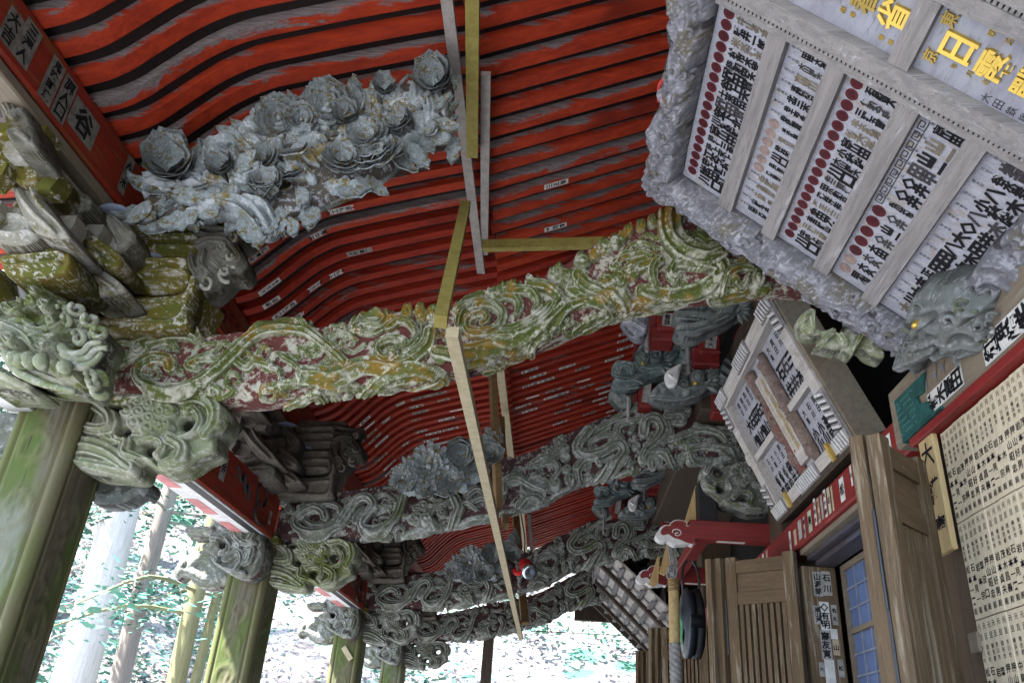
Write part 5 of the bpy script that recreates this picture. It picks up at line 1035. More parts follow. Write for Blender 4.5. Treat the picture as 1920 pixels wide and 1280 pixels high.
def tier_text(a, b, n, big, seed, crest=None, faded=.35, small=True):
    r = random.Random(seed); W = b - a; mb = MB(); v0, v1 = .20, 1.11; pt = (v1 - v0) / n
    for i in range(n):
        v = v0 + (i + .5) * pt; u0 = a + .012
        if crest and crest[0] <= i < crest[1]:
            k = r.random() < crest[2]; c = (a + .042, v); R_ = min(.028, pt * .47)
            for rad, mi, nn in ((R_, 4 if k else 3, -.0225), (R_ * .62, 5, -.0218)):
                vs = [Q0 + Ud * (c[0] + rad * math.cos(q)) + Vd * (c[1] + rad * math.sin(q)) + Nd * nn for q in np.linspace(0, 2 * math.pi, 16, endpoint=False)]
                mb.add(vs, [tuple(range(16))], mi if not (k and mi == 5) else 4)
            if not k:
                mb.add([], [], 0); text_col(mb, r.choice('三巴回井'), Q0 + Ud * (c[0] - R_ * .6) + Vd * c[1] + Nd * -.0216, Vd, Ud, Nd, R_ * 1.05, R_ * 1.2, 3, .001, .03)
            u0 = a + .08
        elif small:
            t_ = ''.join(r.choice(KAN) for _ in range(3)); text_col(mb, t_, Q0 + Ud * u0 + Vd * (v + pt * .2) + Nd * -.0225, Vd, Ud, Nd, .013, .015, 2, .001, .004); u0 = a + .06
        if big and r.random() < .6: s = r.choice(['大田', '三三', '八木', '田中', '〇井', '山二', '甲州', 'ヤマ三', '大久'])
        else: s = r.choice(TX) if r.random() < .5 else ''.join(r.choice(KAN) for _ in range(r.choice([3, 4, 4])))
        L = b - .008 - u0; pc = L / len(s); mi = 0 if r.random() > faded else (1 if r.random() < .6 else 2)
        text_col(mb, s, Q0 + Ud * u0 + Vd * v + Nd * -.0225, Vd, Ud, Nd, min(pt * (1.05 if big else 1.28), pc * 1.25), pc, mi, .001, .06 if big else .055)
    mb.put('lettering', ['ink', 'ink_faded', 'ink_soft', 'crest_red', 'crest_faded', 'crest_dark'], plq)['kind'] = 'stuff'
tier_text(*tiers[0], 18, False, 1, (0, 18, 0), .15); tier_text(*tiers[1], 18, False, 2, (5, 11, 1), .4); tier_text(*tiers[2], 18, False, 3, (0, 18, 0), .25)
tier_text(*tiers[3], 14, True, 4, (0, 7, .5), .4); tier_text(*tiers[4], 15, True, 5, None, .3)
m = MB()       # key-fret strip in the fourth tier
for i in range(9):
    v = .66 + i * .048; b_ = .967
    for (x0, x1, y0, y1) in [(0, .028, 0, .004), (0, .004, 0, .034), (0, .02, .034, .038), (.017, .021, .012, .034), (.008, .021, .012, .016), (.027, .031, 0, .046)]:
        u0_, u1_, w0, w1 = b_ + x0, b_ + x1, v + y0, v + y1
        m.add([Q0 + Ud * u0_ + Vd * w0 + Nd * -.0222, Q0 + Ud * u1_ + Vd * w0 + Nd * -.0222, Q0 + Ud * u1_ + Vd * w1 + Nd * -.0222, Q0 + Ud * u0_ + Vd * w1 + Nd * -.0222], [(0, 1, 2, 3)])
m.put('fret_band', ['ink_soft'], plq)
# mouldings and title panels
PB(MB(), .163, 1.40, 1.130, 1.160, -.029, .014).put('moulding', ['grey_wood_x'], plq)
m = MB()
for i in range(74): u = .17 + i * .0166; PB(m, u, u + .0105, 1.161, 1.180, -.02, .020)
PB(m, .163, 1.40, 1.161, 1.180, -.029, .008); o = m.put('dentil_row', ['grey_wood_x'], plq)
PB(MB(), .163, 1.40, 1.181, 1.252, -.029, .026).put('moulding', ['grey_wood_x'], plq)
for a, b in ((.165, .798), (.868, 1.40)): PB(MB(), a, b, 1.253, 1.50, -.0295, -.012).put('title_panel', ['title_board'], plq)
PB(MB(), .799, .867, 1.253, 1.50, -.029, .022).put('crossbar', ['grey_wood'], plq)
m = MB(); PB(m, .163, 1.40, 1.501, 1.56, -.029, .02)
for i in range(74): u = .17 + i * .0166; PB(m, u, u + .0105, 1.561, 1.578, -.02, .016)
PB(m, .163, 1.40, 1.579, 1.62, -.029, .02); m.put('moulding', ['grey_wood_x'], plq)
PB(MB(), .163, 1.40, 1.621, VN, -.0295, -.02).put('panel', ['board_white'], plq)
def raised(s, u, v, size, pitch, mats, lift=.012, bold=.02, right=Vd, down=Ud):
    """gilded characters cut in relief"""
    mb = MB(); o = Q0 + Ud * u + Vd * v + Nd * -.0118
    for i, ch in enumerate(s):
        V, F = glyph(ch, bold); c = o + down * pitch * (i + .5); n = len(V)
        P = c + (V[:, :1] * right - V[:, 1:] * down) * size
        mb.add(np.vstack([P + Nd * lift, P * 1.0]), [tuple(f) for f in F])
        E = {}
        for f in F:
            for q in range(len(f)):
                e = (f[q], f[(q + 1) % len(f)])
                if (e[1], e[0]) in E: del E[(e[1], e[0])]
                else: E[e] = 1
        base = len(mb.v) - 2 * n
        mb.f += [(base + b, base + a, base + a + n, base + b + n) for a, b in E]; mb.m += [0] * len(E)
    mb.put('gilt_character', mats, plq)
raised('日露戰役', .905, 1.385, .098, .112, ['gold'])
raised('東', .875, 1.452, .048, .05, ['gold_worn'], .008); raised('京', .875, 1.318, .045, .05, ['gold_worn'], .008); raised('省', .70, 1.385, .10, .1, ['gold']); raised('奉看', .50, 1.385, .085, .1, ['gold_worn'], .008)
raised('明治', .995, 1.47, .022, .05, ['gold_worn'], .004, .0); raised('年月吉', .95, 1.322, .018, .05, ['gold_worn'], .004, .0); raised('献奉', .58, 1.32, .02, .035, ['gold_worn'], .004, 0)
m = MB(); text_col(m, '大田鉄鍬', Q0 + Ud * 1.08 + Vd * 1.275 + Nd * -.012, Vd, Ud, Nd, .03, .04, 0, .001, .005); m.put('lettering', ['ink_soft'], plq)
m = MB()
for q in (0, .032): PB(m, .735 + q, .752 + q, 1.285, 1.302, -.0118, -.010)
m.put('seal_mark', ['gold_worn'], plq)
# carved frame: writhing scrolls
def scrolls(n, w, h, seed, size, lo=.5):
    r = random.Random(seed); rb = []; bl = []
    for i in range(n):
        x, y = r.uniform(0, w), r.uniform(0, h); s = size * r.uniform(.6, 1.35); a0 = r.uniform(0, 6.3); d = r.choice((-1, 1)); turns = r.uniform(.7, 1.5)
        P = []
        for t_ in np.linspace(0, 1, 9):
            rr = s * (.25 + .75 * (1 - t_)); a = a0 + d * t_ * turns * 6.28; P.append((x + rr * math.cos(a), y + rr * math.sin(a)))
        px, py = P[0]; T = r.uniform(.6, 1.6) * s; P = [(px - d * math.sin(-a0) * -T + r.uniform(-.4, .4) * s, py + d * math.cos(a0) * -T)] + P
        rb.append((P, s * r.uniform(.40, .62), r.uniform(lo, 1.0), .55)); bl.append((x + r.uniform(-1, 1) * s * 1.2, y + r.uniform(-1, 1) * s * 1.2, s * r.uniform(.2, .42), r.uniform(lo, 1.0)))
    return rb, bl
def wavy(pts, amp, n, seed):
    r = random.Random(seed); P = spline(pts, n, True); return [(x + r.uniform(-amp, amp), y + r.uniform(-amp, amp)) for x, y in P]
rb, bl = scrolls(105, .17, 2.4, 3, .055)
rb.append(([(.05, .2), (.1, .35), (.05, .5), (.11, .68), (.06, .85), (.11, 1.05), (.05, 1.25), (.1, 1.5), (.05, 1.8)], .05, 1.15)); rb.append(([(.12, .1), (.05, .3), (.13, .5), (.06, .7), (.13, .9), (.05, 1.1), (.12, 1.35), (.05, 1.6)], .032, 1.2))
edgeL = [(.158, .16)] + [(.158, v) for v in np.linspace(.3, VN, 14)] + [(-.0 + rnd.uniform(-.018, .012), v) for v in np.linspace(VN, .02, 34)] + [(.0, 0), (.05, .012)]
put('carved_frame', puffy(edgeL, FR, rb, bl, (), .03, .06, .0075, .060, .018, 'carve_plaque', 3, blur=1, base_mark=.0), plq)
rb, bl = scrolls(78, 1.5, .17, 4, .054)
rb.append(([(.2, .12), (.35, .06), (.5, .12), (.65, .06), (.8, .12), (.95, .07), (1.1, .12), (1.3, .07)], .05, 1.15)); rb.append(([(.15, .05), (.3, .11), (.45, .05), (.6, .12), (.75, .05), (.9, .12), (1.05, .05), (1.25, .12)], .03, 1.2))
edgeF = [(.02, .01)] + [(u, rnd.uniform(-.02, .012)) for u in np.linspace(.06, 1.5, 38)] + [(1.46, .10)] + [(u, .160) for u in np.linspace(1.40, .16, 14)] + [(.04, .12)]
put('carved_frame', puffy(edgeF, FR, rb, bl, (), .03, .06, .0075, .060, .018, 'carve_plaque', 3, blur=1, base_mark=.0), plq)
rb, bl = scrolls(60, .2, 1.6, 6, .045); rb = [(([(x + 1.40, y + .55) for x, y in r_[0]]), *r_[1:]) for r_ in rb]; bl = [(b[0] + 1.40, b[1] + .55, *b[2:]) for b in bl]
rb += [([(1.44 + .085 * (1 - t_) * math.cos(-1.2 + 9.5 * t_) + .03, .70 + .085 * (1 - t_) * math.sin(-1.2 + 9.5 * t_)) for t_ in np.linspace(0, .9, 22)], .034, 1.25, .5), ([(1.42, .62), (1.38, .68), (1.39, .78), (1.46, .82), (1.55, .76), (1.56, .6)], .04, 1.0)]
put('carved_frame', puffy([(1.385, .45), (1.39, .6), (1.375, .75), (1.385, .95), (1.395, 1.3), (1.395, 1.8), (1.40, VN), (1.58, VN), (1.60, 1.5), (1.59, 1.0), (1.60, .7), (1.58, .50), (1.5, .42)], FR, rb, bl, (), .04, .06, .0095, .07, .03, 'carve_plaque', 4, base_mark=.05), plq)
for pts, w in [([(.06, .42), (.075, .55), (.05, .66), (.08, .8)], .010), ([(.03, .60), (.02, .68), (.045, .75)], .009), ([(.40, .035), (.47, .05)], .016), ([(.62, .05), (.70, .03)], .010), ([(1.05, .06), (1.12, .05)], .016), ([(.05, 1.25), (.06, 1.33)], .012)]:
    m = MB(); P = spline(pts, 6); m.tube([Q0 + Ud * a + Vd * b + Nd * .062 for a, b in P], w, 7, 0, True, .8); m.put('red_flame', ['red_accent'], plq, True)
for seed, n, bu, bv in [(1, 16, (.02, .14), (.15, 1.9)), (2, 15, (.15, 1.35), (.02, .14))]:
    r_ = random.Random(seed)
    for i in range(n):
        m = MB(); spiral_tube(m, FR, r_.uniform(*bu), r_.uniform(*bv), r_.uniform(.022, .042), r_.uniform(1.1, 1.8), .011, .055, .095, r_.random() * 6, r_.choice((-1, 1))); m.put('scroll', ['carve_plaque'], plq, True)
# dragon head on the lower corner
def dpl(p): r_ = ray(*p); t_ = ((Q0 + Nd * .09 - EYE) @ Nd) / (r_ @ Nd); P = EYE + r_ * t_ - Q0; return (float(P @ Ud), float(P @ Vd))
c_ = lambda L: [dpl(p) for p in crop(1680, 440, 4.571, L)]
dh = c_([(120, 610), (140, 540), (220, 480), (330, 470), (420, 430), (560, 430), (640, 470), (740, 490), (840, 500), (910, 490), (880, 560), (910, 590), (880, 630), (950, 660), (890, 700), (970, 750), (920, 780), (1000, 810), (930, 880), (840, 960), (720, 1050), (600, 1050), (520, 1000), (420, 1010), (340, 1010), (270, 1060), (240, 1160), (190, 1160), (80, 1080), (0, 1050), (20, 960), (90, 860), (190, 760), (150, 690)])
cw = 1 / 4.571 * 3.0 / FPX * 1.25
dr = [(c_(p), w * cw, *a) for p, w, *a in [([(640, 640), (600, 600), (560, 560), (520, 580), (510, 630), (560, 660), (620, 620), (610, 540), (540, 510), (480, 570), (500, 660)], 30, 1.1), ([(640, 640), (680, 560), (760, 540)], 90, .9), ([(830, 660), (800, 620), (760, 640), (780, 690), (850, 690), (870, 630)], 30, 1.1), ([(880, 780), (850, 730), (810, 760), (840, 800)], 28, 1.1), ([(240, 720), (330, 640), (370, 620)], 50, 1.3), ([(340, 520), (460, 490), (560, 460)], 70, .9), ([(580, 700), (700, 690), (800, 740)], 90, .8), ([(500, 860), (620, 820), (760, 820), (880, 840)], 60, 1.0), ([(620, 920), (740, 880), (880, 870)], 60, 1.0), ([(540, 990), (620, 1020), (720, 1010)], 60, .9), ([(420, 700), (500, 690), (550, 740), (520, 800), (440, 790)], 60), ([(80, 1010), (200, 960), (330, 900), (430, 860)], 60, 1.0), ([(30, 1050), (150, 1040), (260, 960), (380, 930)], 50, .9), ([(230, 1150), (230, 1050), (290, 980), (370, 990)], 50, 1.0)]]
db = [(*dpl(crop(1680, 440, 4.571, [(x, y)])[0]), r_ * cw, *a) for x, y, r_, *a in [(290, 520, 60, 1.0), (190, 590, 70, .9), (240, 740, 40, 1.2), (330, 730, 45), (380, 690, 34, 1.2), (260, 840, 44, 1.2), (330, 820, 42, 1.2), (390, 800, 40, 1.2), (180, 860, 44, 1.1), (130, 900, 44, 1.1), (200, 930, 40, 1.1), (450, 970, 48, 1.2), (500, 750, 50), (300, 960, 34)]]
put('dragon_head', puffy(dh, frame_uv(Q0 + Nd * .06, Ud, Vd, Nd), dr, db, (), .08, .10, .0075, .06, .05, 'carve_plaque_moss', 4), plq)
for cx, cy, r_, hd in [(560, 585, 78, 1), (795, 655, 52, -1), (840, 765, 50, 1), (290, 520, 46, -1), (180, 860, 36, 1), (250, 840, 38, -1), (330, 820, 36, 1), (400, 800, 34, -1), (130, 905, 34, 1), (210, 925, 34, -1), (900, 600, 34, 1), (925, 710, 30, -1), (640, 500, 40, 1)]:
    m = MB(); p = dpl(crop(1680, 440, 4.571, [(cx, cy)])[0]); spiral_tube(m, frame_uv(Q0 + Nd * .06, Ud, Vd, Nd), p[0], p[1], r_ * cw, 1.7, max(.006, r_ * cw * .26), .085, .135, hd, hd); m.put('curl', ['carve_plaque_moss'], plq, True)
for pts in [[(250, 720), (310, 650), (365, 625)], [(150, 690), (230, 730), (300, 760)], [(480, 860), (640, 830), (820, 830), (960, 810)], [(600, 930), (740, 900), (880, 880)], [(660, 640), (720, 560), (790, 530)], [(560, 700), (700, 700), (800, 730)]]:
    m = MB(); P = spline([FR(np.array([dpl(crop(1680, 440, 4.571, [q])[0])]), [.165])[0] for q in pts], 5); m.tube(P, np.linspace(.014, .006, len(P)), 7); m.put('whisker', ['carve_plaque_moss'], plq, True)
P = FR(np.array([dpl(crop(1680, 440, 4.571, [(278, 636)])[0])]), [.185])[0]; m = MB(); m.lathe([(0, .012), (.012, .008), (.014, 0), (.010, -.03)], P, Nd, 10); m.put('eye', ['gold'], plq, True)
lf = [(250, 880), (290, 840), (360, 850), (350, 920), (390, 960), (450, 950), (480, 990), (530, 960), (560, 900), (640, 960), (680, 1020), (760, 1020), (790, 1130), (700, 1110), (640, 1060), (590, 1110), (530, 1080), (480, 1080), (400, 1060), (360, 1050), (400, 990), (330, 990), (270, 960)]
cpuff(1420, 340, 3.368, lf, 3.14, [([(270, 900), (320, 880), (330, 960)], 50), ([(400, 1030), (470, 990), (530, 1060)], 50), ([(600, 1090), (640, 1010), (700, 1040)], 50)], (), (), 'leaf_pendant', plq, thick=.05, back=.06, amp=.04, step=1.1, edge=8, mat='carve_stone')
m = MB()
for v in (.5, 1.6): PB(m, .9, .94, v, v + .04, -.9, -.1)
m.put('hanger', ['iron'], plq)

# ================================================================== small plaque over the far lintel
B2 = atY(1355, 748, 5.463); C2 = atY(1470, 968, 5.463); U2 = (C2 - B2) / np.linalg.norm(C2 - B2); N2 = np.array([U2[2], 0, -U2[0]]); V2 = np.array([0, -1.0, 0])
def P2(mb, u0, u1, v0, v1, n0, n1, mi=0):
    mb.obox(B2 + U2 * (u0 + u1) / 2 + V2 * (v0 + v1) / 2 + N2 * (n0 + n1) / 2, U2 * (u1 - u0) / 2, V2 * (v1 - v0) / 2, N2 * (n1 - n0) / 2, mi); return mb
sp = thing('small_plaque', 'smaller framed votive plaque with a central gold scroll over the red lintel', 'plaque', tuple(C2))
P2(MB(), .0, .93, .0, 1.52, -.06, -.02).put('backboard', ['board_white'], sp)
for u0, u1, v0, v1 in ((0, .10, 0, 1.52), (.86, .93, 0, 1.52), (.101, .859, 0, .11), (.101, .859, 1.41, 1.52)): P2(MB(), u0, u1, v0, v1, -.02, .045).put('frame_rail', ['pale_worn'], sp)
P2(MB(), .0, .95, 1.525, 1.56, -.13, .03).put('side_board', ['beam_brown'], sp)
for u0, u1, v0, v1 in ((.50, .54, .111, .60), (.50, .54, 1.0, 1.409)): P2(MB(), u0, u1, v0, v1, -.019, .03).put('divider', ['pale_worn'], sp)
def lat(u0, u1, v0, v1):
    m = MB(); P2(m, u0, u1, v0, v1, .046, .056, 0); L = max(u1 - u0, v1 - v0); n = max(3, int(L / .038))
    for i in range(n):
        a = (i + .5) / n
        if v1 - v0 > u1 - u0: v = v0 + (v1 - v0) * a; c = B2 + U2 * (u0 + u1) / 2 + V2 * v; d = U2 * (u1 - u0) * .42 + V2 * .012
        else: u = u0 + (u1 - u0) * a; c = B2 + U2 * u + V2 * (v0 + v1) / 2; d = V2 * (v1 - v0) * .42 + U2 * .012
        e = np.cross(d, N2); e = e / np.linalg.norm(e) * .007
        m.obox(c + N2 * .060, d, e, N2 * .005, 1)
        m.obox(c + e * 2.2 + N2 * .0575, d * .9, e * .5, N2 * .0025, 2)
    m.put('fretwork_mount', ['grey_wood', 'white_paint', 'black_paint'], sp)
for a in [(-.012, .085, -.01, .22), (-.012, .085, .62, .95), (-.012, .085, 1.30, 1.535), (.855, .945, -.01, .26), (.855, .945, .60, .98), (.855, .945, 1.34, 1.535), (.09, .25, -.012, .085), (.70, .85, -.012, .085), (.09, .22, 1.43, 1.534), (.62, .85, 1.43, 1.534)]: lat(*a)
for v in (.34, 1.24): P2(MB(), .845, .948, v, v + .035, .044, .066).put('brass_clip', ['gold_worn'], sp)
for c in (B2 + U2 * .5 + V2 * .05, B2 + U2 * .42 + V2 * 1.46): m = MB(); m.lathe([(0, .062), (.045, .06), (.055, .046), (.05, .04)], c, N2, 18); m.put('round_boss', ['pale_worn'], sp)
P2(MB(), .20, .80, .72, .88, -.019, .018).put('scroll_panel', ['pale_worn'], sp)
def tp(u0, u1, v0, v1, n, seed, big):
    r = random.Random(seed); mb = MB(); pt = (v1 - v0) / n
    for i in range(n):
        v = v0 + (i + .5) * pt
        mb.add([B2 + U2 * (u0 + .01) + V2 * (v - pt * .4) + N2 * -.0185, B2 + U2 * (u0 + .13) + V2 * (v - pt * .4) + N2 * -.0185, B2 + U2 * (u0 + .13) + V2 * (v + pt * .4) + N2 * -.0185, B2 + U2 * (u0 + .01) + V2 * (v + pt * .4) + N2 * -.0185], [(0, 1, 2, 3)], 1)
        text_col(mb, r.choice(['小三', '大東', '同日', '石川']), B2 + U2 * (u0 + .018) + V2 * v + N2 * -.018, V2, U2, N2, .045, .052, 0, .001, .03)
        s = r.choice(big); L = u1 - u0 - .15
        text_col(mb, s, B2 + U2 * (u0 + .145) + V2 * v + N2 * -.018, V2, U2, N2, min(pt * 1.05, L / len(s) * 1.05), L / len(s), 0 if r.random() < .75 else 2, .001, .045)
    mb.put('lettering', ['ink', 'board_white', 'ink_soft'], sp)['kind'] = 'stuff'
tp(.105, .50, 1.0, 1.40, 4, 21, ['小松', '三木', '關文', '石井'], ); tp(.545, .855, 1.0, 1.40, 4, 22, ['斎藤', '小川', '西川', '山口']); tp(.105, .50, .13, .60, 5, 23, ['大畑', '田畑', '若松', '石山']); tp(.545, .855, .13, .60, 5, 24, ['桜井', '竹内', '笠原', '大久'])
m = MB(); r_ = random.Random(5)
for i in range(9): V, F = glyph(r_.choice('奉献御神前大願成就'), .0); c = B2 + U2 * (.26 + i * .055) + V2 * (.83 + r_.uniform(-.01, .01)) + N2 * .0195; m.add(c + (V[:, :1] * V2 - V[:, 1:] * U2) * .06, F)
for i in range(12): V, F = glyph(r_.choice('年月日吉辰東京'), .0); c = B2 + U2 * (.27 + i * .038) + V2 * .755 + N2 * .0195; m.add(c + (V[:, :1] * V2 - V[:, 1:] * U2) * .026, F)
m.put('gilt_lettering', ['gold'], sp)
P2(MB(), .70, .715, .74, .755, .0185, .0205).put('seal_mark', ['red_bright'], sp)
F2 = frame_uv(B2 - N2 * .015, U2, V2, N2)
rb, bl = scrolls(46, .66, .11, 8, .03); rb = [([(x + .14, y + .60) for x, y in a[0]], *a[1:]) for a in rb]; bl = [(b[0] + .14, b[1] + .60, *b[2:]) for b in bl]
put('carved_dragon', puffy([(.12, .62), (.3, .60), (.5, .605), (.7, .60), (.85, .61), (.85, .71), (.6, .712), (.4, .708), (.2, .71), (.12, .72)], F2, rb, bl, (), .02, .0, .008, .04, .02, 'carve_brown', 3), sp)
rb, bl = scrolls(46, .66, .11, 9, .03); rb = [([(x + .14, y + .89) for x, y in a[0]], *a[1:]) for a in rb]; bl = [(b[0] + .14, b[1] + .89, *b[2:]) for b in bl]
put('carved_dragon', puffy([(.12, .90), (.3, .888), (.5, .89), (.7, .888), (.85, .89), (.85, .985), (.6, .99), (.4, .985), (.2, .99), (.12, .98)], F2, rb, bl, (), .02, .0, .008, .04, .02, 'carve_brown', 3), sp)
P2(MB(), .93, .97, .0, 1.52, -.10, .05).put('ledge', ['dark_wood'], sp)
# ================================================================== dragon brackets and red blocks on the hall wall
wb = thing('wall_bracket', 'cluster of grey blue carved dragon heads and red blocks beside the small plaque', 'bracket set', tuple(atY(1300, 760, 5.7)), 'dragon bracket clusters on the hall')
W_ = lambda *a, **k: cpuff(1120, 520, 3.3675, *a, **k)
dA = [(90, 570), (130, 545), (210, 560), (225, 500), (290, 420), (370, 390), (440, 395), (480, 430), (560, 370), (610, 400), (600, 560), (500, 565), (440, 610), (300, 665), (240, 700), (130, 715), (90, 670), (150, 640)]
W_(dA, 5.85, [([(110, 600), (160, 570), (220, 590), (215, 620)], 60), ([(100, 680), (180, 690), (300, 640)], 50, .9), ([(240, 560), (300, 610), (400, 600)], 60, .8), ([(340, 420), (310, 450), (260, 480)], 30), ([(360, 400), (350, 450)], 26), ([(400, 400), (380, 470)], 26), ([(440, 410), (410, 480)], 26), ([(470, 440), (430, 500)], 26), ([(500, 470), (440, 530)], 26), ([(490, 520), (440, 560)], 26), ([(520, 400), (560, 430), (590, 400)], 30, .8), ([(510, 450), (550, 480), (590, 450)], 30, .8), ([(520, 500), (560, 530), (590, 500)], 30, .8)], [(285, 545, 46, 1.2), (360, 530, 50, 1.1), (150, 575, 30), (285, 545, 22, 1.7)], (), 'dragon_head', wb, thick=.07, back=.12, amp=.07, step=.95, edge=7, mat='carve_teal')
dB = [(330, 740), (390, 690), (470, 675), (530, 580), (610, 535), (700, 535), (760, 560), (840, 470), (900, 520), (910, 600), (850, 680), (720, 705), (640, 755), (480, 795), (360, 775)]
W_(dB, 5.55, [([(350, 745), (400, 700), (470, 720), (560, 760)], 50), ([(480, 700), (540, 600), (600, 560)], 40, .8), ([(620, 545), (630, 590)], 26), ([(660, 540), (650, 600)], 26), ([(700, 550), (670, 610)], 26), ([(730, 580), (690, 630)], 26), ([(745, 620), (690, 660)], 26), ([(740, 660), (690, 680)], 26), ([(500, 760), (620, 720), (700, 690)], 30), ([(780, 540), (820, 570), (860, 530)], 34, .8), ([(780, 600), (820, 630), (870, 590)], 34, .8), ([(760, 650), (800, 680), (850, 650)], 34, .8), ([(840, 500), (870, 530), (900, 520)], 30, .8)], [(620, 665, 52, 1.2), (620, 670, 24, 1.7), (530, 710, 44), (410, 710, 40)], (), 'dragon_head', wb, thick=.07, back=.12, amp=.07, step=.95, edge=7, mat='carve_dark')
dC = [(490, 200), (540, 180), (680, 175), (850, 140), (1000, 95), (1080, 95), (1080, 160), (960, 215), (880, 250), (860, 270), (770, 320), (700, 345), (620, 385), (510, 370), (490, 320), (560, 290), (490, 260)]
W_(dC, 4.75, [([(500, 220), (580, 210), (660, 220)], 50), ([(500, 270), (620, 275), (720, 290), (820, 260)], 40), ([(510, 340), (600, 340), (720, 310), (840, 250)], 34), ([(700, 210), (760, 250), (830, 230), (880, 170), (840, 150), (820, 200)], 36), ([(900, 150), (990, 140), (1070, 120)], 50, .8), ([(880, 200), (960, 180), (1040, 160)], 30)] + [([(540 + i * 26, 205 - i * 2), (545 + i * 26, 235)], 14) for i in range(5)], [(750, 185, 22, 1.4), (855, 180, 24, 1.3)] + [(530 + i * 30, 370 - i * 14, 15) for i in range(11)], (), 'dragon_head', wb, thick=.06, back=.12, amp=.06, step=.95, edge=7, mat='carve_dark')
dD = [(70, 740), (120, 720), (190, 720), (220, 760), (215, 830), (150, 835), (110, 800)]
W_(dD, 6.0, [([(90, 750), (150, 750), (190, 790)], 40)], [(140, 760, 36), (190, 800, 30)], (), 'dragon_head', wb, thick=.05, back=.1, amp=.04, step=.95, edge=6, mat='carve_dark')
W_([(150, 260), (230, 240), (320, 260), (310, 360), (250, 380), (190, 330)], 5.0, [([(180, 280), (240, 300), (290, 340)], 50)], [(270, 290, 34)], (), 'cloud_carving', wb, thick=.05, back=.1, amp=.04, step=.95, edge=6, mat='carve_lav')
W_([(440, 590), (530, 545), (520, 600), (500, 680), (450, 690), (425, 640)], 5.35, [([(450, 620), (480, 640), (510, 580)], 16)], (), (), 'phoenix_plate', wb, thick=.02, back=.03, amp=.02, step=.95, edge=4, mat='white_paint')
for cx, cy, r0, r1, a0, a1, n, Y, mt in [(640, 655, 60, 150, -2.9, .5, 13, 5.47, 'carve_dark'), (370, 525, 55, 130, -2.6, .9, 12, 5.77, 'carve_teal'), (880, 200, 30, 110, -1.2, 1.2, 7, 4.68, 'carve_dark')]:
    for i in range(n):
        a = a0 + (a1 - a0) * i / (n - 1); q = crop(1120, 520, 3.3675, [(cx + r0 * math.cos(a), cy + r0 * math.sin(a)), (cx + (r0 + r1) / 2 * math.cos(a), cy + (r0 + r1) / 2 * math.sin(a)), (cx + r1 * math.cos(a), cy + r1 * math.sin(a))])
        m = MB(); m.tube([atY(*q[0], Y), atY(*q[1], Y - .02), atY(*q[2], Y + .02)], [.012, .020, .003], 7); m.put('crest_spike', [mt], wb, True)
for cx, cy, Y in [(285, 545, 5.74), (620, 668, 5.44), (750, 185, 4.66)]:
    m = MB(); m.lathe([(0, .02), (.018, .014), (.024, 0), (.03, -.01), (.036, 0), (.03, .008), (.024, 0)][:3] + [(.026, -.02)], atY(*crop(1120, 520, 3.3675, [(cx, cy)])[0], Y), (0, -1, 0), 12); m.put('eye', ['gold_worn'], wb, True)
for pts, Y in [([(90, 610), (150, 625), (220, 640), (290, 670)], 5.74), ([(100, 690), (180, 700), (270, 690)], 5.74), ([(340, 760), (420, 765), (520, 770), (620, 745)], 5.44), ([(500, 255), (600, 265), (720, 275), (830, 240)], 4.66), ([(500, 340), (600, 340), (740, 300)], 4.66)]:
    m = MB(); P = spline([atY(*crop(1120, 520, 3.3675, [q])[0], Y) for q in pts], 5); m.tube(P, .010, 7); m.put('lip', ['carve_dark'], wb, True)
def wbox(x0, y0, x1, y1, Y, d=.14, slip=None, mat='block_red'):
    a, b = atY(*crop(1120, 520, 3.3675, [(x0, y1)])[0], Y), atY(*crop(1120, 520, 3.3675, [(x1, y0)])[0], Y)
    m = MB(); m.box(a[0], b[0], Y, Y + d, a[2], b[2], 0, .012); o = m.put('bearing_block', [mat], wb)
    if slip is not None:
        c = crop(1120, 520, 3.3675, [((x0 + x1) / 2 + 6, (y0 + y1) / 2 - 4)])[0]; slip_y(o, *c, (b[0] - a[0]) * .52, (b[2] - a[2]) * .72, slip, Y - .003, tilt=.12)
for q in [(380, 215, 492, 325, 5.3, .14, '曾我'), (345, 300, 490, 390, 5.36, .2), (650, 325, 775, 470, 5.3, .14, '吉木大'), (605, 440, 775, 545, 5.36, .25), (890, 320, 985, 455, 5.5, .16), (960, 195, 1075, 340, 5.2, .16, '山'), (850, 455, 950, 540, 5.5, .2), (262, 640, 350, 815, 5.92, .16, ''), (685, 705, 760, 770, 5.8, .2), (730, 720, 830, 855, 5.7, .16, '大'), (240, 370, 270, 480, 6.0, .3), (300, 640, 380, 700, 6.05, .4), (860, 540, 930, 600, 5.7, .3), (560, 560, 640, 600, 6.0, .3), (340, 600, 470, 640, 6.1, .3)]: wbox(*q)
for (x, y, w_) in [(590, 480, 16), (325, 340, 14), (205, 790, 9)]:
    a, b = atY(*crop(1120, 520, 3.3675, [(x - w_, y - 90)])[0], 5.3), atY(*crop(1120, 520, 3.3675, [(x + w_, y + 80)])[0], 5.3); m = MB(); m.box(a[0], b[0], 5.42, 5.46, b[2], a[2], 0, .01); m.put('curved_strut', ['grey_wood'], wb)
m = MB(); m.box(1.02, XW + .34, 5.75, 9.2, 4.05, 4.30, 0, .012); m.box(1.2, XW + .34, 3.6, 5.74, 4.3, 4.42); o = tag(m.put('bracket_beam', ['dark_wood']), 'dark bracket beam along the hall wall behind the dragon heads', 'beam')
copy_tree(wb, (.0, 3.29, 0), 'shadowed dragon head cluster between the second and third beams')
copy_tree(wb, (.0, 6.1, 0), 'barely visible dark dragon head cluster above the cloud ended arms')
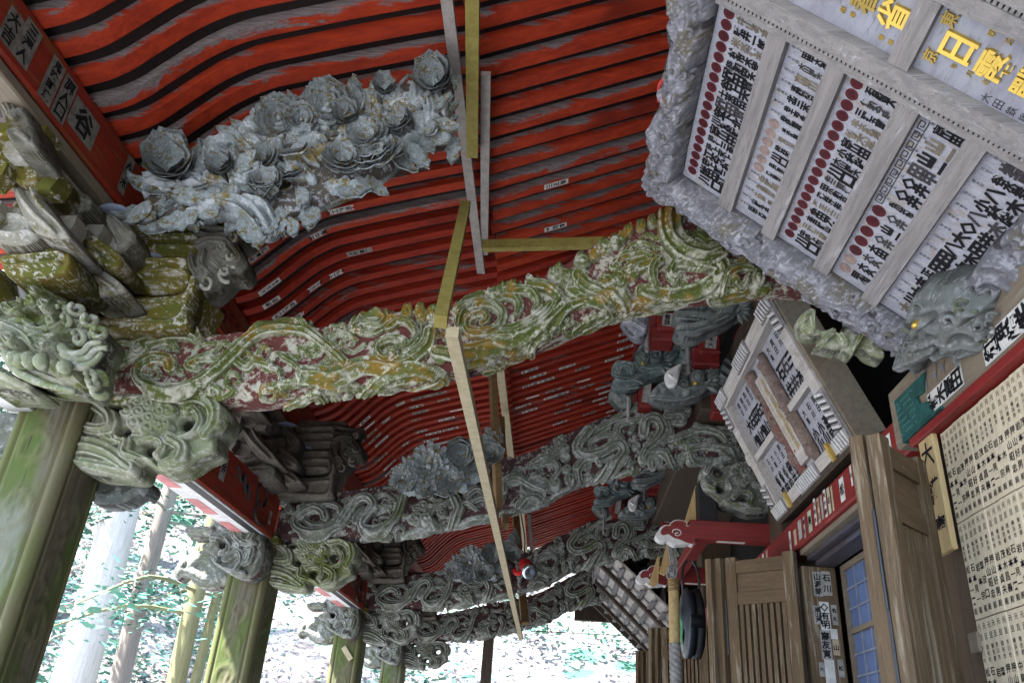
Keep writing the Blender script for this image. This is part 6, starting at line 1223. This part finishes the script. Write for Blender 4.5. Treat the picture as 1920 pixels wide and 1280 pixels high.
# scroll bracket hanging from the second beam at the hall
o3b = cpuff(900, 740, 3.556, [(1475, 490), (1560, 460), (1650, 470), (1760, 450), (1850, 470), (1915, 500), (1925, 660), (1930, 780), (1850, 800), (1780, 800), (1700, 770), (1620, 750), (1560, 690), (1500, 650), (1470, 580)], 6.0,
            [([(1480, 600), (1540, 640), (1600, 630)], 46), ([(1500, 530), (1530, 480), (1600, 480)], 50), ([(1680, 700), (1720, 660), (1790, 680), (1780, 740), (1710, 740)], 44), ([(1620, 740), (1720, 770), (1850, 780)], 50), ([(1820, 620), (1880, 640), (1880, 720)], 50), ([(1700, 560), (1640, 590), (1660, 640)], 40)], ring(1755, 535, 62, 8, 34) + [(1755, 535, 40, 1.4), (1600, 630, 34), (1560, 620, 26)],
            [circ(1585, 525, 28, 26), circ(1598, 640, 26, 20), circ(1745, 712, 24, 14)], 'scroll_bracket', beams[1], thick=.05, back=.12, amp=.06, step=.9, edge=7, mat='carve_grey')

# ================================================================== cloud ended arms, sign box, gong and rope
def cloud_arm(label, Y, dX=0):
    g = thing('cloud_arm', label, 'arm', (XW, Y, 3.16), 'cloud ended arms over the gong')
    Y0 = 5.95; c = lambda L: [(float(a[0]) + dX, float(a[2])) for a in (atY(*p, Y0) for p in crop(1200, 930, 6.857, L))]
    head_ = c([(640, 365), (600, 380), (590, 340), (520, 310), (450, 318), (400, 350), (385, 375), (330, 375), (285, 410), (265, 450), (285, 490), (330, 490), (370, 480), (400, 500), (440, 530), (500, 545), (560, 570), (605, 590), (700, 590), (700, 360)])
    wht = c([(640, 365), (590, 380), (575, 335), (520, 295), (440, 300), (385, 345), (370, 362), (320, 362), (265, 395), (235, 440), (205, 480), (215, 530), (270, 565), (330, 572), (350, 560), (400, 590), (450, 618), (520, 610), (600, 608), (640, 596), (700, 596), (700, 356)])
    O = spline(wht, 3, True); m = MB(); m.prism([tuple(p) for p in O], lambda p, t: (p[0], Y + .012 + .10 * t, p[1])); m.put('white_border', ['white_paint'], g)
    O = spline(head_, 3, True); m = MB(); m.prism([tuple(p) for p in O], lambda p, t: (p[0], Y - .004 + .014 * t, p[1])); m.put('cloud_end', ['arm_red'], g)
    x0 = c([(640, 360)])[0][0]; m = MB(); m.box(x0, XW + .1, Y, Y + .115, 3.105, 3.248, 0, .006); m.put('beam', ['arm_red'], g)
    sw = c([(490, 475), (465, 470), (450, 490), (470, 505), (505, 500), (525, 475), (510, 440), (470, 425), (425, 435), (415, 470)][::-1]); P = spline(sw, 5)
    m = MB(); m.tube([(a, Y - .006, b) for a, b in P], .0035, 6, 0, True, .5); P = spline(c([(640, 365), (620, 385), (590, 380), (600, 345), (560, 318), (500, 308), (440, 320), (395, 355), (385, 377), (330, 378), (285, 412), (266, 450)]), 4); m.tube([(a, Y - .006, b) for a, b in P], .004, 6, 0, True, .5); m.put('white_scroll', ['white_paint'], g)
    m = MB(); a, b = c([(1000, 620)])[0], c([(1365, 620)])[0]; m.add([(a[0], Y + .02, 3.1035), (b[0], Y + .02, 3.1035), (b[0], Y + .07, 3.1035), (a[0], Y + .07, 3.1035)], [(3, 2, 1, 0)]); m.put('name_slip', ['paper'], g)
    return g
ca = cloud_arm('red arm with a white edged cloud end in front of the gong', 5.95)
cloud_arm('second red arm with a white edged cloud end behind the gong rope', 7.55)
gx, gy, gz = 1.01, 6.75, 0
Pg = atY(1297, 1168, 6.75); gx, gz = Pg[0], Pg[2]; R_ = .27
m = MB(); m.box(gx - .05, gx + .05, 5.96 + .11, 7.56, 3.12, 3.2, 0, .006); tag(m.put('gong_rail', ['arm_red']), 'short red rail bridging the two cloud arms above the gong', 'rail')
gong = thing('temple_gong', 'dark bronze slit gong seen edge on hanging by the rope', 'gong', (gx, gy, gz + R_))
m = MB(); pr = [(0, -.085), (.06, -.095), (.13, -.088), (.14, -.075), (.22, -.075), (.235, -.06), (.262, -.06), (.27, -.045), (.262, -.012), (.24, -.01)]
m.lathe(pr, (gx, gy, gz), (1, 0, 0), 44); m.put('front_shell', ['bronze'], gong, True)
m = MB(); m.lathe([(r, -h) for r, h in pr][::-1], (gx, gy, gz), (1, 0, 0), 44); m.put('rear_shell', ['bronze_dark'], gong, True)
m = MB(); m.lathe([(.235, -.02), (.235, .02)], (gx, gy, gz), (1, 0, 0), 40); m.put('mouth', ['void'], gong, True)
for s_ in (-1, 1):
    m = MB(); m.lathe([(.05, -.05), (.05, .05), (.02, .055), (.0, .055)], (gx, gy + s_ * .255, gz - .02), (1, 0, 0), 14); m.put('side_eye', ['bronze_dark'], gong, True)
m = MB(); m.lathe([(0, -.1), (.10, -.093), (.115, -.089)], (gx - .0015, gy, gz - .06), (1, 0, 0), 24); m.put('verdigris_face', ['bronze_green'], gong, True)
for s_ in (-.06, .06):
    m = MB(); P = spline([(gx + s_, gy, gz + .24), (gx + s_ * 1.15, gy - .02, gz + .34), (gx + s_ * .9, gy, gz + .44), (gx + s_ * .3, gy, gz + .50), (gx, gy, 3.12)], 6); m.tube(P, .011, 8); m.put('hanger_loop', ['iron'], gong, True)
rp = thing('bell_rope', 'thick hanging rope, straw bound above and twisted grey below, left of the gong', 'rope', tuple(atY(1268, 1280, 6.3)))
T0, T1, T2 = atY(1263, 1085, 6.3), atY(1265, 1205, 6.3), atY(1270, 1330, 6.3)
m = MB(); n = 60; m.tube([T0 + (T1 - T0) * i / n for i in range(n + 1)], [.040 + .0022 * math.sin(i * 2.6) for i in range(n + 1)], 12); m.put('straw_binding', ['straw'], rp, True)
for k in range(3):
    m = MB(); P = [T1 + (T2 - T1) * t_ + np.array([.021 * math.cos(t_ * 22 + k * 2.094), .021 * math.sin(t_ * 22 + k * 2.094), 0]) for t_ in np.linspace(0, 1, 70)]; m.tube(P, .025, 8); m.put('strand', ['rope_grey'], rp, True)
m = MB(); r_ = random.Random(2)
top = atY(1256, 1010, 6.3)
for i in range(14): m.tube(spline([T0 + np.array([r_.uniform(-.03, .03), r_.uniform(-.03, .03), -.01]), T0 + np.array([r_.uniform(-.05, .03), r_.uniform(-.04, .04), r_.uniform(.04, .08)]), T0 + np.array([r_.uniform(-.02, .04), 0, r_.uniform(.08, .14)]), top + np.array([r_.uniform(-.02, .02), 0, 0])], 4), .0075, 5)
m.put('knot', ['rope_grey'], rp, True)
m = MB()
for i in range(7): z = T0 + np.array([0, 0, -.01 - .012 * i]); m.lathe([(.043, -.005), (.049, 0), (.043, .005)], z, (r_.uniform(-.2, .2), 0, 1), 12)
m.put('cord_wrap', ['batten_brown'], rp, True)
for i, (px, py, Y, w_, h_, lb) in enumerate([(1296, 955, 6.2, .16, .42, 'pale yellow prayer board standing beside the black box above the arm'), (1248, 1040, 6.9, .10, .30, 'leaning yellow wooden tag half hidden behind the rope'), (1228, 1068, 7.4, .10, .26, 'small yellow wooden tag left of the rope')]):
    c = atY(px, py, Y); g = MB(); g.prism([(-.09, -h_ * .50), (-.02, -h_ * .56), (.045, -h_ * .40), (.075, h_ * .5), (.04, h_ * .46)], lambda p, t, c=c: (c[0] + p[0] * w_ / .16, c[1] + t * .03 + p[1] * .0, c[2] + p[1])); tag(g.put('wooden_tag', ['yellow_board']), lb, 'tag')
a, b = atY(1312, 990, 6.05), atY(1340, 915, 6.05)
bxs = thing('offertory_box', 'black box with a small glowing blue star under it beside the yellow board', 'box', (a[0], 6.05, a[2]))
m = MB(); m.box(a[0], a[0] + .13, 6.02, 6.2, a[2] + .04, a[2] + .36, 0, .006); m.put('case', ['black_paint'], bxs)
m = MB(); m.box(a[0] + .004, a[0] + .14, 6.018, 6.19, a[2] - .002, a[2] + .038, 0, .004); m.put('base', ['teal_board'], bxs)
m = MB(); c = np.array([a[0] + .07, 6.0165, a[2] + .018]); m.prism([((.034 if i % 2 == 0 else .014) * math.sin(i * math.pi / 5), (.026 if i % 2 == 0 else .011) * math.cos(i * math.pi / 5)) for i in range(10)], lambda p, t: (c[0] + p[0], c[1] - .004 + .005 * t, c[2] + p[1])); m.put('star', ['glow_blue'], bxs)

# ================================================================== loose battens under the roof
def batten(p, q, w, h, mat, label, name='batten'):
    p, q = np.array(p, float), np.array(q, float); d = q - p; L = np.linalg.norm(d); d /= L
    sx = np.cross(d, (0, 0, 1)); sx = sx / np.linalg.norm(sx) if np.linalg.norm(sx) > .05 else np.array([1.0, 0, 0]); sz = np.cross(sx, d)
    m = MB(); m.obox((p + q) / 2, d * L / 2, sx * w / 2, sz * h / 2); return tag(m.put(name, [mat]), label, 'batten', 'loose battens under the roof')
Zt = 4.745
batten(atZ(833, -40, Zt), atZ(902, 510, Zt), .058, .03, 'batten_grey', 'long pale batten running from the top edge down to a free end under the rafters')
batten(atZ(886, -40, Zt - .05), atZ(886, 290, Zt - .05), .065, .05, 'batten_moss', 'mossy yellow green batten cut off short at the top of the picture')
batten(atZ(911, 138, Zt + .02), atZ(908, 475, Zt + .02), .052, .03, 'batten_grey', 'thin grey brown batten beside the white rafter ends')
batten(atZ(905, 461, Zt - .03), atZ(1150, 455, Zt - .03), .05, .07, 'batten_moss', 'level batten sticking out to the right over the nearest beam')
pA = atX(848, 622, -.50); pB = atX(977, 1195, -.50)
batten(pA, pB, .055, .05, 'batten_new', 'very long whitish batten hanging in front of all the beams')
batten(atZ(873, 385, 4.35), pA + np.array([-.05, -.03, .03]), .055, .06, 'batten_moss', 'yellowish batten slanting down across the nearest beam')
batten(atZ(934, 660, 4.70), atZ(962, 885, 4.70), .075, .05, 'batten_new', 'pale batten next to the white rafter ends of the second bay')
def onP5(y): t_ = (y - pA[1]) / (pB[1] - pA[1]); return pA + (pB - pA) * t_
batten(atZ(922, 660, 4.6), onP5(5.6) + np.array([.03, 0, .05]), .05, .06, 'batten_brown', 'brown batten slanting down to the long batten in the second bay')
batten(atZ(941, 785, 4.6), onP5(6.0) + np.array([.06, 0, .04]), .05, .06, 'batten_brown', 'short brown batten beside the second beam')
batten(atZ(966, 955, 4.6), atZ(984, 1168, 3.0), .09, .05, 'batten_brown', 'wide brown plank hanging behind the red spotlight')
batten(atZ(978, 955, 4.6), atZ(986, 1045, 4.5), .07, .04, 'batten_new', 'short pale plank right of the brown one in the third bay')
batten(atZ(992, 960, 4.62), atZ(998, 1050, 4.55), .05, .05, 'dark_wood', 'short dark plank right of the pale one in the third bay')
# red spotlight
L0 = atY(975, 1068, 7.4)
sl = thing('spotlight', 'small red spotlight with a chrome face clamped to the planks', 'lamp', tuple(L0))
ax = np.array(atY(1004, 1090, 7.1)) - np.array(atY(984, 1058, 7.4)); ax /= np.linalg.norm(ax); c = np.array(atY(984, 1056, 7.4))
m = MB(); m.lathe([(0, -.02), (.045, -.015), (.058, .01), (.060, .12), (.064, .15)], c, ax, 20); m.put('housing', ['red_bright'], sl, True)
m = MB(); m.lathe([(.066, .148), (.072, .165), (.068, .20), (.04, .205), (.0, .19)], c, ax, 20); m.put('reflector', ['chrome'], sl, True)
m = MB(); m.tube(spline([L0 + np.array([-.07, .02, .03]), L0 + np.array([-.03, 0, -.03]), L0 + np.array([.02, 0, -.01]), c + ax * .02], 5), .022, 8); m.put('arm', ['red_bright'], sl, True)
m = MB(); m.lathe([(.0, -.03), (.035, -.03), (.035, .03), (0, .03)], L0 + np.array([-.08, .02, .03]), (1, 0, 0), 12); m.put('clamp', ['iron'], sl, True)
m = MB(); P = spline([atY(976, 960, 7.6), atY(984, 1010, 7.6), atY(981, 1050, 7.5), L0], 6); m.tube(P, .006, 6); m.put('cable', ['cable'], sl, True)

# ================================================================== neighbour eave, post and wires at the far end
ev = thing('side_eave', 'weathered boarded eave of the hall sloping down at the far end', 'eave', (1.6, 13, 3.2))
E0, E1 = atY(1108, 1112, 13.2), atY(1228, 1240, 13.2); dx = (E1 - E0)
for k in range(6):
    y0 = 9.9 + k * .56; off = .0
    m = MB(); m.hexa([(E0[0], y0, E0[2]), (E1[0] + .9, y0, E0[2] + dx[2] * 1.9 if 0 else E1[2] - .74), (E1[0] + .9, y0 + .55, E1[2] - .74), (E0[0], y0 + .55, E0[2]), (E0[0], y0, E0[2] + .03), (E1[0] + .9, y0, E1[2] - .71), (E1[0] + .9, y0 + .55, E1[2] - .71), (E0[0], y0 + .55, E0[2] + .03)]); m.put('eave_board', ['pale_worn'], ev)
for k in range(13):
    t_ = k / 12; p = E0 + dx * 1.5 * t_; m = MB(); m.box(p[0] - .03, p[0] + .03, 9.9, 13.25, p[2] - .052, p[2] - .028); m.put('eave_batten', ['grey_wood'], ev)
for y in (10.4, 11.6, 12.6): m = MB(); m.hexa([(E0[0], y, E0[2] - .14), (E1[0] + .5, y, E1[2] - .14 - .41), (E1[0] + .5, y + .12, E1[2] - .55), (E0[0], y + .12, E0[2] - .14), (E0[0], y, E0[2] - .08), (E1[0] + .5, y, E1[2] - .49), (E1[0] + .5, y + .12, E1[2] - .49), (E0[0], y + .12, E0[2] - .08)]); m.put('eave_purlin', ['dark_wood'], ev)
m = MB(); m.hexa([(E0[0] - .06, 13.26, E0[2] - .08), (E1[0] + .9, 13.26, E1[2] - .82), (E1[0] + .9, 13.34, E1[2] - .82), (E0[0] - .06, 13.34, E0[2] - .08), (E0[0] - .06, 13.26, E0[2] + .04), (E1[0] + .9, 13.26, E1[2] - .70), (E1[0] + .9, 13.34, E1[2] - .70), (E0[0] - .06, 13.34, E0[2] + .04)]); m.put('barge_board', ['dark_wood'], ev)
cl = MB(); p = atY(1075 , 1165, 13.0)
q = atY(918, 1180, 15.2); m = MB(); m.box(q[0] - .09, q[0] + .09, 15.12, 15.3, 0, 4.6, 0, .01); tag(m.put('far_post', ['dark_wood']), 'dark upright post standing in the light beyond the last beam', 'post')
wr = thing('wire_frame', 'thin black wires hung in a frame below the last beam', 'wire', tuple(atY(1090, 1195, 14)))
for pa, pb in [((995, 1182), (1240, 1195)), ((1027, 1150), (1027, 1186)), ((1104, 1120), (1104, 1190)), ((995, 1160), (995, 1183)), ((975, 1137), (1060, 1137))]:
    m = MB(); m.tube([atY(*pa, 14.0), atY(*pb, 14.0)], .008, 5); m.put('wire', ['cable'], wr)

# ================================================================== trees and undergrowth on the slope
wood('bark', (.30, .25, .21), (.20, .17, .14), (.13, .11, .09), AX['Z'], (.30, .31, .20), (.55, .7))
wood('bark_pale', (.52, .48, .43), (.40, .37, .33), (.30, .26, .22), AX['Z'])
wood('bark_moss', (.22, .20, .09), (.15, .14, .06), (.26, .24, .18), AX['Z'])
t = NT('leaves', .6, .25); n = t.noise(2.5, t.coords(), 3)
t.col(t.mix(t.ramp(n, .35, .7), (.07, .22, .17), (.11, .25, .17)))
t = NT('leaves_dark', .6, .2); t.col((.035, .11, .085))
def leaf_cloud(centres, n, rad, size, seed, flat=.45):
    g = np.random.default_rng(seed); C = np.array(centres, float); k = g.integers(0, len(C), n)
    P = C[k] + g.normal(0, 1, (n, 3)) * rad * np.array([1, 1, flat]); a = g.uniform(0, 6.283, n); tl = g.uniform(-.9, .9, n); s = size * g.uniform(.5, 1.4, n)
    u = np.stack([np.cos(a), np.sin(a), tl * .5], 1); w = np.stack([-np.sin(a), np.cos(a), g.uniform(-.9, .9, n)], 1)
    V = np.stack([P - u * s[:, None], P + w * s[:, None] * .42, P + u * s[:, None], P - w * s[:, None] * .42], 1).reshape(-1, 3)
    return V, np.arange(4 * n).reshape(-1, 4).tolist()
TREES = [(185, 1100, 13.5, .36, 'bark_pale', 'thick pale tree trunk glowing in the light right of the nearest pillar'), (272, 1100, 15.0, .20, 'bark', 'slimmer grey trunk standing right of the thick pale trunk'), (356, 1180, 13.0, .16, 'bark_moss', 'mossy ochre trunk just left of the second pillar'), (400, 1150, 15.5, .11, 'bark_moss', 'thinnest mossy trunk touching the second pillar'),
         (172, 1130, 18.0, .16, 'bark', 'dark trunk hidden behind the thick pale trunk'), (232, 950, 24, .22, 'bark', 'far trunk high between the first two pillars'), (560, 1200, 26, .25, 'bark', 'far trunk between the second and third pillars'), (1010, 1240, 30, .2, 'bark', 'far trunk beyond the long batten tip'), (860, 1240, 34, .22, 'bark', 'far trunk left of the dark post'), (20, 800, 20, .24, 'bark', 'trunk glimpsed left of the nearest pillar')]
for i, (px, py, Y, r0, mt, lb) in enumerate(TREES):
    P = atY(px, py, Y); zg = float(GZ(np.array(P[0]), np.array(Y))); r = random.Random(i); H = 17 + r.uniform(-2, 4)
    g = thing('cedar_tree', lb, 'tree', (P[0], Y, zg - .3), 'trees on the slope outside')
    m = MB(); m.tube([(P[0] + .05 * math.sin(k * .9 + i), Y, zg - .3 + H * k / 14) for k in range(15)], [r0 * (1.25 if k == 0 else 1.0) * (1 - .045 * k) for k in range(15)], 14); m.put('trunk', [mt], g, True)
    cs = []
    m = MB()
    for k in range(16):
        z = zg + (r.uniform(2.0, 6) if k < 5 else r.uniform(5, H)); a = r.uniform(0, 6.28); L = r.uniform(1.2, 2.8) * (1 - .3 * (z - zg) / H); e = np.array([P[0] + L * math.cos(a), Y + L * math.sin(a), z - .25 * L]); m.tube(spline([(P[0], Y, z), (P[0] + .5 * L * math.cos(a), Y + .5 * L * math.sin(a), z - .02), tuple(e)], 3), [.03] * 4 + [.022, .014, .008][:3], 5)
        if k > 2: cs += [e, (e + np.array([P[0], Y, z])) / 2]
    o = m.put('branch', [mt], g); o['kind'] = 'stuff'
    V, F = leaf_cloud(cs, 4200, .45, .075, 40 + i); put('crown', mesh(V, F, 'leaves' if i % 3 else 'leaves_dark'), g)
g = np.random.default_rng(5); cs = []
for _ in range(230):
    y = g.uniform(17, 46); x = g.uniform(-26, 16); cs.append((x, y, float(GZ(np.array(x), np.array(y))) + g.uniform(.1, .7)))
for _ in range(70):
    y = g.uniform(6, 22); x = g.uniform(-30, -12); cs.append((x, y, float(GZ(np.array(x), np.array(y))) + g.uniform(.2, 1.6)))
V, F = leaf_cloud(cs, 70000, .75, .10, 9, .5); o = put('undergrowth', mesh(V, F, 'leaves')); o['kind'] = 'stuff'
m = MB()
for i in range(60):
    y = g.uniform(16, 34); x = g.uniform(-4, 10); z = float(GZ(np.array(x), np.array(y))); a = g.uniform(0, 3.14); L = g.uniform(.4, 1.6); m.tube([(x, y, z + .05), (x + L * math.cos(a), y + .3 * L, z + .08 + L * .35 * math.sin(a))], [.03, .012], 5)
o = m.put('fallen_branches', ['bark']); o['kind'] = 'stuff'
bp = atY(1133, 1250, 21); V = []
for i, (dx_, r_) in enumerate([(0, .5)]):
    m = MB(); m.lathe([(.0, .42), (.25, .38), (.42, .2), (.48, -.1), (.3, -.3)], (bp[0], 21, float(GZ(np.array(bp[0]), np.array(21.0))) + .1), (.1, 0, 1), 12); tag(m.put('mossy_stone', ['leaves'], None, True), 'rounded mossy green stone on the slope near the eave', 'stone')
a, b = atY(644, 1212, 9.295), atY(658, 1236, 9.295); d = b - a
m = MB(); m.obox((a + b) / 2, d / 2, np.array([d[2], 0, -d[0]]) / np.linalg.norm(d) * .028, (0, .009, 0)); m.put('short_stick', ['batten_new'], pill[2])
bpy.data.objects.remove(_co)
